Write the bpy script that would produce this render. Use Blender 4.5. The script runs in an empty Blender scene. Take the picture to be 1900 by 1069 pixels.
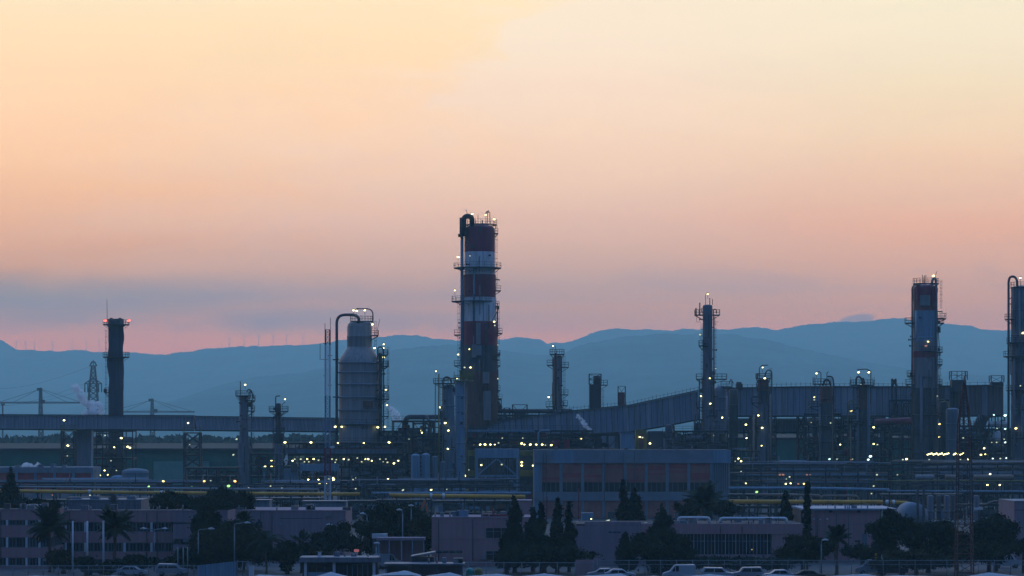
import bpy, math, random
import numpy as np
from mathutils import Vector, Matrix
R = random.Random(7)
F, H = 5333.0, 20.0            # focal length in photo pixels, camera height in metres
C = bpy.context.scene.collection
sc = bpy.context.scene
rad = math.radians

# ------------------------------------------------------------------ camera
cd = bpy.data.cameras.new('camera'); cam = bpy.data.objects.new('camera', cd); C.objects.link(cam)
cam.location = (0, 0, H); cam.rotation_euler = (rad(90), 0, 0)
cd.sensor_width = 36; cd.lens = F / 1900 * 36; cd.shift_y = 265.5 / 1900
cd.clip_start = 1; cd.clip_end = 40000
sc.camera = cam
sc.view_settings.view_transform = 'Standard'; sc.view_settings.look = 'None'
sc.view_settings.exposure = 0; sc.view_settings.gamma = 1; sc.view_settings.use_curve_mapping = False
sc.cycles.use_denoising = True
sc.cycles.max_bounces = 5; sc.cycles.diffuse_bounces = 2; sc.cycles.glossy_bounces = 2
sc.cycles.volume_bounces = 4; sc.cycles.transparent_max_bounces = 8
sc.cycles.sample_clamp_indirect = 2.0; sc.cycles.sample_clamp_direct = 12.0
sc.cycles.use_light_tree = True; sc.cycles.caustics_reflective = False; sc.cycles.caustics_refractive = False

# ------------------------------------------------------------------ dusk sky
HAZE_D = 1.15e-4
HAZE_C = (0.46, 0.90, 1.0, 1)
SUN_STR = 0.06
def s2l(c):
    return tuple(((x / 255) / 12.92 if x / 255 <= 0.04045 else (((x / 255) + 0.055) / 1.055) ** 2.4) for x in c)
w = bpy.data.worlds.new('World'); sc.world = w; w.use_nodes = True
N, L = w.node_tree.nodes, w.node_tree.links
N.clear()
def nd(t, **k):
    n = N.new(t)
    for a, b in k.items():
        if a == 'inp':
            for i, v in b.items(): n.inputs[i].default_value = v
        else: setattr(n, a, b)
    return n
def M(op, a, b=None, c=None, clamp=False):
    n = nd('ShaderNodeMath', operation=op, use_clamp=clamp)
    for i, v in enumerate((a, b, c)):
        if v is None: continue
        if isinstance(v, (int, float)): n.inputs[i].default_value = v
        else: L.new(v, n.inputs[i])
    return n.outputs[0]
def smooth(v, lo, hi):
    n = nd('ShaderNodeMapRange', interpolation_type='SMOOTHSTEP', inp={1: lo, 2: hi, 3: 0.0, 4: 1.0})
    L.new(v, n.inputs[0]); return n.outputs[0]
def mixc(f, a, b, blend='MIX'):
    n = nd('ShaderNodeMix', data_type='RGBA', blend_type=blend)
    if isinstance(f, (int, float)): n.inputs[0].default_value = f
    else: L.new(f, n.inputs[0])
    for i, v in ((6, a), (7, b)):
        if isinstance(v, tuple): n.inputs[i].default_value = (*v[:3], 1)
        else: L.new(v, n.inputs[i])
    return n.outputs[2]
def ramp(v, stops):
    n = nd('ShaderNodeValToRGB'); L.new(v, n.inputs[0]); e = n.color_ramp.elements
    while len(e) > 1: e.remove(e[-1])
    e[0].position = stops[0][0]; e[0].color = (*stops[0][1], 1)
    for p, c in stops[1:]:
        q = e.new(p); q.color = (*c, 1)
    return n.outputs[0]
tc = nd('ShaderNodeTexCoord'); sep = nd('ShaderNodeSeparateXYZ'); L.new(tc.outputs['Generated'], sep.inputs[0])
dx, dy, dz = sep.outputs
hl = M('SQRT', M('ADD', M('MULTIPLY', dx, dx), M('MULTIPLY', dy, dy)))
t = M('DIVIDE', dz, M('MAXIMUM', hl, 1e-4))          # tangent of elevation
el = M('DIVIDE', M('ARCSINE', M('MAXIMUM', dz, 0.0)), math.pi / 2)   # 0 horizon .. 1 zenith
az = M('ARCTAN2', dx, dy)                            # 0 straight ahead, + to the right
# warped, stretched cloud noise
cmb = nd('ShaderNodeCombineXYZ'); L.new(M('MULTIPLY', az, 6.0), cmb.inputs[0]); L.new(M('MULTIPLY', t, 55.0), cmb.inputs[1])
nz = nd('ShaderNodeTexNoise', inp={'Scale': 1.0, 'Detail': 5.0, 'Roughness': 0.5, 'Distortion': 0.6}); L.new(cmb.outputs[0], nz.inputs['Vector'])
cmb2 = nd('ShaderNodeCombineXYZ'); L.new(M('MULTIPLY', az, 22.0), cmb2.inputs[0]); L.new(M('MULTIPLY', t, 60.0), cmb2.inputs[1])
nz2 = nd('ShaderNodeTexNoise', inp={'Scale': 1.0, 'Detail': 4.0, 'Roughness': 0.55, 'Distortion': 1.2}); L.new(cmb2.outputs[0], nz2.inputs['Vector'])
n1, n2 = nz.outputs[0], nz2.outputs[0]
tw = M('ADD', t, M('MULTIPLY', M('SUBTRACT', n1, 0.5), 0.016))
# what the camera should see (through the haze) at each height, left / middle / right
Hh = (0.075, 0.215, 0.40)                             # radiance of thick haze, measured
def unhaze(py, rgb):
    tt = (800 - py) / F
    d = min(16200.0, 570 / tt); T = math.exp(-HAZE_D * d * 1.0)
    lin = s2l(rgb)
    return tuple(max(0.0, (lin[i] - (1 - T) * Hh[i]) / T) for i in range(3))
TK = 1.0
def skyramp(tab):
    st = []
    for py, rgb in tab:
        st.append(((800 - py) / F, unhaze(py, rgb)))
    st = sorted(st)
    st = [(0.0, st[0][1])] + st + [(0.27, (1.15, 1.05, 0.92)), (0.5, (0.60, 0.86, 1.30)), (1.0, (0.27, 0.54, 1.2))]
    return ramp(tw, st)
left = skyramp([(665, (178, 142, 150)), (640, (182, 144, 148)), (605, (172, 146, 152)), (560, (158, 148, 152)), (500, (196, 157, 148)), (440, (219, 172, 153)), (360, (238, 190, 160)), (270, (251, 205, 170)), (180, (255, 214, 178)), (90, (255, 223, 184)), (0, (255, 231, 194))])
mid = skyramp([(665, (180, 142, 150)), (640, (182, 145, 151)), (590, (174, 149, 157)), (540, (178, 155, 160)), (480, (198, 168, 164)), (420, (216, 181, 171)), (340, (233, 198, 180)), (250, (244, 213, 190)), (160, (247, 220, 199)), (80, (250, 229, 206)), (0, (251, 232, 208))])
right = skyramp([(665, (182, 143, 150)), (630, (186, 147, 152)), (590, (182, 150, 155)), (540, (190, 158, 158)), (480, (208, 167, 158)), (420, (222, 175, 160)), (340, (232, 194, 172)), (250, (240, 210, 182)), (160, (243, 222, 192)), (80, (245, 230, 203)), (0, (247, 234, 206))])
azw = M('ADD', M('SUBTRACT', az, M('MULTIPLY', M('SUBTRACT', t, 0.150), 0.9)), M('ADD', M('MULTIPLY', M('SUBTRACT', n1, 0.5), 0.10), M('MULTIPLY', M('SUBTRACT', n2, 0.5), 0.13)))
hi_ = smooth(t, 0.095, 0.135)                       # the wisp edge is crisp high up and dissolves lower down
crisp = smooth(azw, -0.016, 0.030); soft = smooth(azw, -0.12, 0.04)
lm = M('ADD', M('MULTIPLY', crisp, hi_), M('MULTIPLY', soft, M('SUBTRACT', 1.0, hi_)))
front = mixc(smooth(az, 0.03, 0.15), mixc(lm, left, mid), right)
# thin high veils, drawn out level
cmb3 = nd('ShaderNodeCombineXYZ'); L.new(M('ADD', M('MULTIPLY', az, 5.0), M('MULTIPLY', t, 9.0)), cmb3.inputs[0]); L.new(M('SUBTRACT', M('MULTIPLY', t, 42.0), M('MULTIPLY', az, 3.0)), cmb3.inputs[1])
nz3 = nd('ShaderNodeTexNoise', inp={'Scale': 1.0, 'Detail': 9.0, 'Roughness': 0.62, 'Distortion': 1.6}); L.new(cmb3.outputs[0], nz3.inputs['Vector'])
veil = smooth(nz3.outputs[0], 0.46, 0.70)
front = mixc(M('MULTIPLY', veil, 0.16), front, mixc(1.0, front, (0.80, 0.86, 1.02), 'MULTIPLY'))
veil2 = smooth(nz3.outputs[0], 0.50, 0.28)
front = mixc(M('MULTIPLY', veil2, 0.12), front, mixc(1.0, front, (1.18, 1.12, 1.10), 'MULTIPLY'))
# grey-blue cloud streaks low over the hills
def band(v, lo, mid1, mid2, hi):
    return M('MULTIPLY', smooth(v, lo, mid1), M('SUBTRACT', 1.0, smooth(v, mid2, hi)))
tw2 = M('ADD', t, M('MULTIPLY', M('SUBTRACT', n2, 0.5), 0.010))
b1 = M('MULTIPLY', band(tw2, 0.033, 0.038, 0.046, 0.057), M('SUBTRACT', 1.0, M('MULTIPLY', smooth(az, -0.10, 0.04), 0.75)))
b1 = M('MULTIPLY', b1, M('ADD', 0.35, M('MULTIPLY', smooth(n1, 0.3, 0.62), 0.6)))
front = mixc(M('MULTIPLY', b1, 0.54), front, (0.32, 0.34, 0.41))
b3 = M('MULTIPLY', band(tw2, 0.047, 0.052, 0.054, 0.062), M('MULTIPLY', smooth(n2, 0.42, 0.62), smooth(az, -0.03, 0.02)))
front = mixc(M('MULTIPLY', b3, 0.16), front, (0.40, 0.36, 0.46))
# small cloud standing on the ridge
ca = M('DIVIDE', M('SUBTRACT', az, 0.1190), 0.0068); ct = M('DIVIDE', M('SUBTRACT', t, M('ADD', 0.0382, M('MULTIPLY', ca, 0.0009))), 0.0022)
cc = M('ADD', M('MULTIPLY', ca, ca), M('MULTIPLY', ct, ct))
cc = M('SUBTRACT', cc, M('MULTIPLY', M('SUBTRACT', n2, 0.5), 1.6))
front = mixc(M('MULTIPLY', M('SUBTRACT', 1.0, smooth(cc, 0.35, 1.15)), 0.60), front, (0.17, 0.27, 0.38))
# the rest of the dome: blue overhead, dim blue-grey behind the camera
back = ramp(el, [(0.0, (0.06, 0.088, 0.175)), (0.10, (0.085, 0.12, 0.235)), (0.25, (0.085, 0.15, 0.34)), (0.6, (0.18, 0.37, 0.84)), (1.0, (0.27, 0.54, 1.2))])
sky = mixc(smooth(dy, 0.0, 0.93), back, front)
bg = nd('ShaderNodeBackground', inp={1: 1.0}); L.new(sky, bg.inputs[0])
ow = nd('ShaderNodeOutputWorld'); L.new(bg.outputs[0], ow.inputs[0])
w.cycles.sampling_method = 'AUTOMATIC'
sd = bpy.data.lights.new('sun', 'SUN'); sun = bpy.data.objects.new('sun', sd); C.objects.link(sun)
sd.energy = SUN_STR; sd.angle = rad(14); sd.color = (1.0, 0.72, 0.50)
sun.rotation_euler = Vector((-0.93, 0.28, 0.13)).to_track_quat('Z', 'Y').to_euler()   # afterglow from the left, almost level

# ------------------------------------------------------------------ materials
def mat(name, col, rough=0.7, metal=0.0, var=0.25, scale=0.35, streak=False, spec=0.3):
    m = bpy.data.materials.new(name); m.use_nodes = True
    n, l = m.node_tree.nodes, m.node_tree.links; b = n['Principled BSDF']
    b.inputs['Roughness'].default_value = rough; b.inputs['Metallic'].default_value = metal
    b.inputs['Specular IOR Level'].default_value = spec
    if var:
        tcn = n.new('ShaderNodeTexCoord'); mp = n.new('ShaderNodeMapping'); l.new(tcn.outputs['Object'], mp.inputs[0])
        mp.inputs['Scale'].default_value = (6.5, 6.5, 0.4) if streak else (1, 1, 1)
        nn = n.new('ShaderNodeTexNoise'); nn.inputs['Scale'].default_value = scale; nn.inputs['Detail'].default_value = 5; nn.inputs['Roughness'].default_value = 0.62
        l.new(mp.outputs[0], nn.inputs['Vector'])
        cr = n.new('ShaderNodeValToRGB'); l.new(nn.outputs[0], cr.inputs[0])
        cr.color_ramp.elements[0].position = 0.32; cr.color_ramp.elements[1].position = 0.68
        lo = 1 - var; hi = 1 + var * 0.6
        cr.color_ramp.elements[0].color = (*[c * lo for c in col], 1); cr.color_ramp.elements[1].color = (*[min(1, c * hi) for c in col], 1)
        l.new(cr.outputs[0], b.inputs['Base Color'])
    else: b.inputs['Base Color'].default_value = (*col, 1)
    return m
def glow(name, col, st):
    m = bpy.data.materials.new(name); m.use_nodes = True; n = m.node_tree.nodes; b = n['Principled BSDF']
    b.inputs['Base Color'].default_value = (*col, 1); b.inputs['Emission Color'].default_value = (*col, 1); b.inputs['Emission Strength'].default_value = st
    return m
m_steel = mat('painted steel', (0.105, 0.125, 0.165), 0.55, 0.0, 0.3, 0.3, True)
m_blue = mat('blue grey cladding', (0.1, 0.15, 0.2), 0.6, 0, 0.3, 0.25, True)
m_blueL = mat('pale blue painted steel', (0.13, 0.23, 0.33), 0.55, 0, 0.25, 0.3, True)
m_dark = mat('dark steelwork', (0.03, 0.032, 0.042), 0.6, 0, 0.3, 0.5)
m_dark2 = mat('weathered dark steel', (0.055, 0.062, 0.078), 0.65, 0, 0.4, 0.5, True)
m_rust = mat('rust brown steel', (0.11, 0.05, 0.045), 0.8, 0, 0.4, 0.5, True)
m_red = mat('dark red paint', (0.16, 0.006, 0.045), 0.5, 0, 0.3, 0.3, True)
m_redb = mat('faded red paint', (0.18, 0.035, 0.05), 0.6, 0, 0.35, 0.6)
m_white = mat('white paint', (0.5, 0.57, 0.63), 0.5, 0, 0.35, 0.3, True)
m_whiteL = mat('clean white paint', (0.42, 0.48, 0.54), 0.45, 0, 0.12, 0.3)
m_grey = mat('grey insulation cladding', (0.17, 0.18, 0.2), 0.5, 0.0, 0.3, 0.3, True)
m_vessel = mat('aluminium vessel cladding', (0.20, 0.213, 0.232), 0.45, 0.0, 0.3, 0.25, True)
m_tan = mat('tan painted pipe', (0.2, 0.15, 0.12), 0.6, 0, 0.3, 0.5, True)
m_yel = mat('yellow pipe paint', (0.52, 0.27, 0.03), 0.5, 0, 0.3, 0.25)
m_ylw = mat('yellow paint and lamp tint', (0.15, 0.14, 0.04), 0.6, 0, 0.4, 0.5)  # lamp glow on platforms and cabins painted in; plain yellow on pipes and bins
m_conc = mat('concrete', (0.24, 0.25, 0.26), 0.85, 0, 0.25, 0.3)
m_concD = mat('sooty concrete', (0.04, 0.042, 0.07), 0.85, 0, 0.35, 0.3, True)
m_brick = mat('red brick', (0.25, 0.11, 0.1), 0.85, 0, 0.25, 0.5)
m_brickD = mat('dark red brick', (0.28, 0.065, 0.07), 0.85, 0, 0.25, 0.5)
m_pink = mat('pink render', (0.27, 0.17, 0.19), 0.85, 0, 0.17, 0.3, True)
m_pink2 = mat('mauve render', (0.21, 0.165, 0.205), 0.85, 0, 0.17, 0.3, True)
m_beam = mat('pale concrete beam', (0.15, 0.195, 0.245), 0.8, 0, 0.2, 0.3)
m_roof = mat('roof felt', (0.05, 0.055, 0.065), 0.9, 0, 0.3, 0.3)
m_glass = mat('dark window glass', (0.012, 0.018, 0.025), 0.12, 0, 0, spec=0.5)
m_green = mat('green cladding', (0.03, 0.14, 0.11), 0.7, 0, 0.2, 0.2)
m_greenL = mat('pale green sheet', (0.13, 0.28, 0.24), 0.7, 0, 0.2, 0.2)
m_greenD = mat('dark green roof', (0.01, 0.022, 0.022), 0.8, 0, 0.2, 0.2)
m_ground = mat('asphalt ground', (0.055, 0.057, 0.06), 0.9, 0, 0.35, 0.06)
m_hill = mat('wooded hills', (0.06, 0.08, 0.07), 1.0, 0, 0.85, 0.005, spec=0)
m_hill2 = mat('nearer wooded hills', (0.05, 0.07, 0.06), 1.0, 0, 0.85, 0.005, spec=0)
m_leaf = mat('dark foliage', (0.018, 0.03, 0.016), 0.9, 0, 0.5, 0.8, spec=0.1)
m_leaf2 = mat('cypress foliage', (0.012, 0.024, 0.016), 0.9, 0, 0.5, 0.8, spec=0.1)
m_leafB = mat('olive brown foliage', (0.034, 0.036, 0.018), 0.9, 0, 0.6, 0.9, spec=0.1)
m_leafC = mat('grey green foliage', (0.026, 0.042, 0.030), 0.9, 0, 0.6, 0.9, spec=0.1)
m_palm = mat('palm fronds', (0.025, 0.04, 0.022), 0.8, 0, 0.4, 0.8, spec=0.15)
m_bark = mat('bark', (0.10, 0.075, 0.055), 0.95, 0, 0.3, 2.0)
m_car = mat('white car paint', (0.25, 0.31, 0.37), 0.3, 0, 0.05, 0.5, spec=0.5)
m_carS = mat('silver car paint', (0.22, 0.26, 0.31), 0.3, 0.3, 0.05, 0.5, spec=0.5)
m_rubber = mat('black rubber', (0.02, 0.02, 0.02), 0.9, 0, 0)
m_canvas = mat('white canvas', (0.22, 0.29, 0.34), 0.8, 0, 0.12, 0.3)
m_orange = mat('orange paint', (0.45, 0.12, 0.03), 0.6, 0, 0.2, 0.5)
m_teal = mat('teal plastic', (0.02, 0.22, 0.20), 0.5, 0, 0.1, 0.5)
G = {'y': glow('lamp glow warm white', (1.0, 0.92, 0.36), 6.0), 'd': glow('dim lamp glow', (0.95, 1.0, 0.62), 0.8),
     'w': glow('cool white lamp glow', (0.70, 1.0, 0.88), 2.4), 'g': glow('green lamp glow', (0.42, 1.0, 0.25), 1.6),
     'o': glow('sodium lamp glow', (1.0, 0.52, 0.14), 4.0), 'a': glow('amber lamp glow', (1.0, 0.80, 0.28), 3.6),
     'r': glow('red beacon glow', (1.0, 0.16, 0.12), 3.0), 'q': glow('faint orange glow', (1.0, 0.42, 0.22), 0.28)}

# ------------------------------------------------------------------ mesh helpers
def X(px, Y): return (px - 950) * Y / F
def Z(py, Y): return H + (800 - py) * Y / F
class MB:
    def __init__(s): s.v = []; s.f = []; s.sm = []
    def add(s, vs, fs, sm=False):
        o = len(s.v); s.v += vs; s.f += [tuple(i + o for i in f) for f in fs]; s.sm += [sm] * len(fs); return s
    def box(s, x0, x1, y0, y1, z0, z1):
        return s.add([(x0, y0, z0), (x1, y0, z0), (x1, y1, z0), (x0, y1, z0), (x0, y0, z1), (x1, y0, z1), (x1, y1, z1), (x0, y1, z1)],
                     [(0, 3, 2, 1), (4, 5, 6, 7), (0, 1, 5, 4), (1, 2, 6, 5), (2, 3, 7, 6), (3, 0, 4, 7)])
    def beam(s, a, b, w, h=None):
        h = h or w; a = Vector(a); b = Vector(b); d = (b - a)
        if d.length < 1e-6: return s
        d.normalize(); up = Vector((0, 0, 1)) if abs(d.z) < 0.95 else Vector((0, 1, 0))
        u = d.cross(up).normalized() * w / 2; q = u.cross(d).normalized() * h / 2
        vs = [tuple(p + i * u + j * q) for p in (a, b) for i, j in ((-1, -1), (1, -1), (1, 1), (-1, 1))]
        return s.add(vs, [(0, 1, 2, 3), (7, 6, 5, 4), (0, 4, 5, 1), (1, 5, 6, 2), (2, 6, 7, 3), (3, 7, 4, 0)])
    def tube(s, pts, r, n=8, cap=True):
        pts = [Vector(p) for p in pts]; rs = r if isinstance(r, (list, tuple)) else [r] * len(pts)
        vs = []; ref = None
        for i, p in enumerate(pts):
            d = (pts[min(i + 1, len(pts) - 1)] - pts[max(i - 1, 0)])
            d = d.normalized() if d.length > 1e-9 else Vector((0, 0, 1))
            if ref is None or abs(ref.dot(d)) > 0.99: ref = Vector((0, 1, 0)) if abs(d.y) < 0.9 else Vector((1, 0, 0))
            u = d.cross(ref).normalized(); q = d.cross(u).normalized()
            vs += [tuple(p + u * rs[i] * math.cos(2 * math.pi * k / n) + q * rs[i] * math.sin(2 * math.pi * k / n)) for k in range(n)]
        fs = [(i * n + k, i * n + (k + 1) % n, (i + 1) * n + (k + 1) % n, (i + 1) * n + k) for i in range(len(pts) - 1) for k in range(n)]
        if cap: fs += [tuple(range(n))[::-1], tuple(range((len(pts) - 1) * n, len(pts) * n))]
        return s.add(vs, fs, True)
    def lathe(s, cx, cy, prof, n=24, a0=0, a1=2 * math.pi, fr=None):
        full = abs(a1 - a0 - 2 * math.pi) < 1e-6; m = n if full else n + 1; vs = []
        for r, z in prof:
            for k in range(m):
                a = a0 + (a1 - a0) * k / n; rr = r if fr is None else fr(r, z, a)
                vs.append((cx + rr * math.cos(a), cy + rr * math.sin(a), z))
        fs = [(i * m + k, i * m + (k + 1) % m, (i + 1) * m + (k + 1) % m, (i + 1) * m + k) for i in range(len(prof) - 1) for k in range(n)]
        return s.add(vs, fs, True)
    def drum(s, a, b, r, n=16):                  # closed cylinder with dished ends
        a = Vector(a); b = Vector(b); d = (b - a).normalized()
        return s.tube([a - d * r * .35, a - d * r * .25, a, b, b + d * r * .25, b + d * r * .35], [r * .25, r * .75, r, r, r * .75, r * .25], n)
    def mesh(s, name, off=(0, 0, 0)):
        me = bpy.data.meshes.new(name)
        o = Vector(off); me.from_pydata([(a - o.x, b - o.y, c - o.z) for a, b, c in s.v], [], s.f)
        me.polygons.foreach_set('use_smooth', s.sm); me.update(); return me
def fillet(pts, r, n=5):
    out = [Vector(pts[0])]
    for i in range(1, len(pts) - 1):
        p, a, b = Vector(pts[i]), Vector(pts[i - 1]), Vector(pts[i + 1])
        da, db = (a - p), (b - p); rr = min(r, da.length * .49, db.length * .49); da.normalize(); db.normalize()
        p0, p1 = p + da * rr, p + db * rr
        for k in range(n + 1):
            u = k / n; out.append((1 - u) ** 2 * p0 + 2 * u * (1 - u) * p + u * u * p1)
    return out + [Vector(pts[-1])]
LABELS = []
def thing(name, label, cat, loc=(0, 0, 0), group=None):
    o = bpy.data.objects.new(name, None); C.objects.link(o); o.location = loc
    o['label'] = label; o['category'] = cat
    if group: o['group'] = group
    LABELS.append(label); return o
def top(root):
    while root.parent: root = root.parent
    return root
def P(root, name, mb, m, label=None):
    if not mb.v: return None
    o = bpy.data.objects.new(name, mb.mesh(name, top(root).location)); o.data.materials.append(m)
    o.parent = root; C.objects.link(o)
    if label: o['label'] = label
    return o
def inst(root, name, me, m, loc, rot=(0, 0, 0), scale=(1, 1, 1), label=None):   # shared mesh, loc in world, parent may be a part
    o = bpy.data.objects.new(name, me)
    if m and not me.materials: me.materials.append(m)
    p = Vector((0, 0, 0)); q = root
    while q is not None: p = p + q.location; q = q.parent
    o.parent = root; o.location = Vector(loc) - p; o.rotation_euler = rot; o.scale = scale; C.objects.link(o)
    if label: o['label'] = label
    return o
def solo(name, mb, m, label, cat, group=None, kind=None):
    v = np.array(mb.v); c = v.mean(0); off = (c[0], c[1], v[:, 2].min())
    o = bpy.data.objects.new(name, mb.mesh(name, off)); o.data.materials.append(m); o.location = off; C.objects.link(o)
    if label: o['label'] = label; LABELS.append(label)
    if cat: o['category'] = cat
    if group: o['group'] = group
    if kind: o['kind'] = kind
    return o
def struct(name, mb, m, kind='structure', label=None):
    return solo(name, mb, m, label, None, None, kind)

# ------------------------------------------------------------------ lamps (parts of whatever carries them)
_ico = {}
def bulb_mesh(k):
    if k in _ico: return _ico[k]
    mb = MB(); a = []
    for z, r in ((-0.85, 0.5), (-0.2, 0.98), (0.4, 0.9), (0.9, 0.42)):
        a += [(r * math.cos(i * math.pi / 3), r * math.sin(i * math.pi / 3), z) for i in range(6)]
    a += [(0, 0, -1), (0, 0, 1)]
    f = [(i + 6 * j, (i + 1) % 6 + 6 * j, (i + 1) % 6 + 6 * (j + 1), i + 6 * (j + 1)) for j in range(3) for i in range(6)]
    f += [((i + 1) % 6, i, 24) for i in range(6)] + [(18 + i, 18 + (i + 1) % 6, 25) for i in range(6)]
    mb.add(a, f, True); me = mb.mesh('bulb'); me.materials.append(G[k]); _ico[k] = me; return me
_hood = None
def lamp(root, px, py, Y, k='y', post=None, size=None, parent=None):
    """a bracket lamp: hood on a short post with its glowing bulb"""
    global _hood
    if _hood is None:
        mb = MB(); mb.box(-0.05, 0.05, -0.05, 0.05, -1.3, 0.34); mb.box(-0.30, 0.30, -0.25, 0.25, 0.30, 0.40); _hood = mb.mesh('lamp'); _hood.materials.append(m_dark2)
    x, z = X(px, Y), Z(py, Y); s = Y / 800
    l = inst(parent or root, 'lamp', _hood, None, (x, Y, z), scale=(s, s, s * (1 if post is None else post)))
    r = {'y': .225, 'd': .20, 'w': .30, 'g': .34, 'o': .38, 'a': .33, 'r': .42, 'q': .28}[k] * (size or 1) * R.choice((.72, .85, 1, 1, 1.12, 1.25))
    rot = R.uniform(-.45, .25)
    inst(l, 'bulb', bulb_mesh(k), None, (x, Y - .1, z), rot=(0, rot, 0), scale=(r * 1.2, r, r * .82))
    return l
def lamps(root, lst, Y, **k):
    for q in lst: lamp(root, q[0], q[1], Y, q[2] if len(q) > 2 else 'y', **k)

# ------------------------------------------------------------------ platforms, railings
def rail_line(mb, pts, z, h=1.15, r=.045, step=2.0):
    for a, b in zip(pts[:-1], pts[1:]):
        a = Vector((a[0], a[1], z)); b = Vector((b[0], b[1], z)); n = max(1, int((b - a).length / step + .5))
        for q in (h, h * .5): mb.beam(a + Vector((0, 0, q)), b + Vector((0, 0, q)), r * 1.6)
        for i in range(n + 1):
            p = a.lerp(b, i / n); mb.beam(p, p + Vector((0, 0, h)), r * 1.6)
def platform(root, y, xl, xr, cx, Rr, Y, m=None, hr=1.35, brace=True, label=None):
    """full ring when it reaches both sides of the shell, side bracket otherwise (px)"""
    s = Y / F; z = Z(y, Y); c = X(cx, Y); m = m or m_dark
    x0, x1 = X(xl, Y), X(xr, Y); d = MB(); ra = MB()
    if xl < cx - 1 and xr > cx + 1:
        mid = (x0 + x1) / 2; Ro = (x1 - x0) / 2
        d.lathe(mid, Y, [(max(.1, min(Rr, Ro - .4) - .1), z - .28), (Ro, z - .28), (Ro, z), (max(.1, min(Rr, Ro - .4) - .1), z), (max(.1, min(Rr, Ro - .4) - .1), z - .28)], 24)
        for k in range(8):
            a = k * math.pi / 4 + .2
            if brace: d.beam((mid + Ro * .95 * math.cos(a), Y + Ro * .95 * math.sin(a), z - .2), (c + Rr * math.cos(a), Y + Rr * math.sin(a), z - 1.4), .1)
        n = 20; pts = [(mid + Ro * math.cos(k * 2 * math.pi / n), Y + Ro * math.sin(k * 2 * math.pi / n)) for k in range(n + 1)]
        rail_line(ra, pts, z, hr, step=1.6)
    else:
        side = -1 if (xl + xr) / 2 < cx else 1; e = x0 if side < 0 else x1; i = x1 if side < 0 else x0
        i = c + side * min(abs(i - c), Rr); a, b = min(e, i), max(e, i); dp = min(1.6, Rr + .3)
        d.box(a, b, Y - dp, Y + dp, z - .28, z)
        if brace: 
            for q in (-.7, .7): d.beam((e, Y + q * dp, z - .2), (c + side * Rr * .9, Y + q * dp, z - 1.5), .12)
        rail_line(ra, [(i, Y - dp), (e, Y - dp), (e, Y + dp), (i, Y + dp)], z, hr, step=1.3)
    o = P(root, 'platform', d, m, label); P(o, 'railing', ra, m); return o
def ladder(root, px, y0, y1, Y, dy=0, cage=True):
    mb = MB(); x = X(px, Y); z0, z1 = Z(y1, Y), Z(y0, Y); z0 = max(z0, 0)
    for q in (-.22, .22): mb.beam((x + q, Y + dy, z0), (x + q, Y + dy, z1), .07)
    n = int((z1 - z0) / .9)
    for i in range(n): mb.beam((x - .22, Y + dy, z0 + i * .9), (x + .22, Y + dy, z0 + i * .9), .05)
    if cage:
        for i in range(int((z1 - z0) / 1.8)): mb.tube([(x + .38 * math.cos(a), Y + dy - .38 + .38 * math.sin(a), z0 + 2 + i * 1.8) for a in [k * math.pi / 4 for k in range(9)]], .03, 3, False)
    return P(root, 'ladder', mb, m_dark)
def pipe(root, pts, wpx, Y, m, dy=0, r=None, bend=None, n=10, label=None, name='pipe'):
    rr = r or wpx * Y / F / 2; q = [(X(p[0], Y), Y + dy + (p[2] if len(p) > 2 else 0), max(0, Z(p[1], Y))) for p in pts]
    if len(q) > 2: q = fillet(q, bend if bend is not None else rr * 3.2)
    mb = MB().tube(q, rr, n); return P(root, name, mb, m, label)
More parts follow.
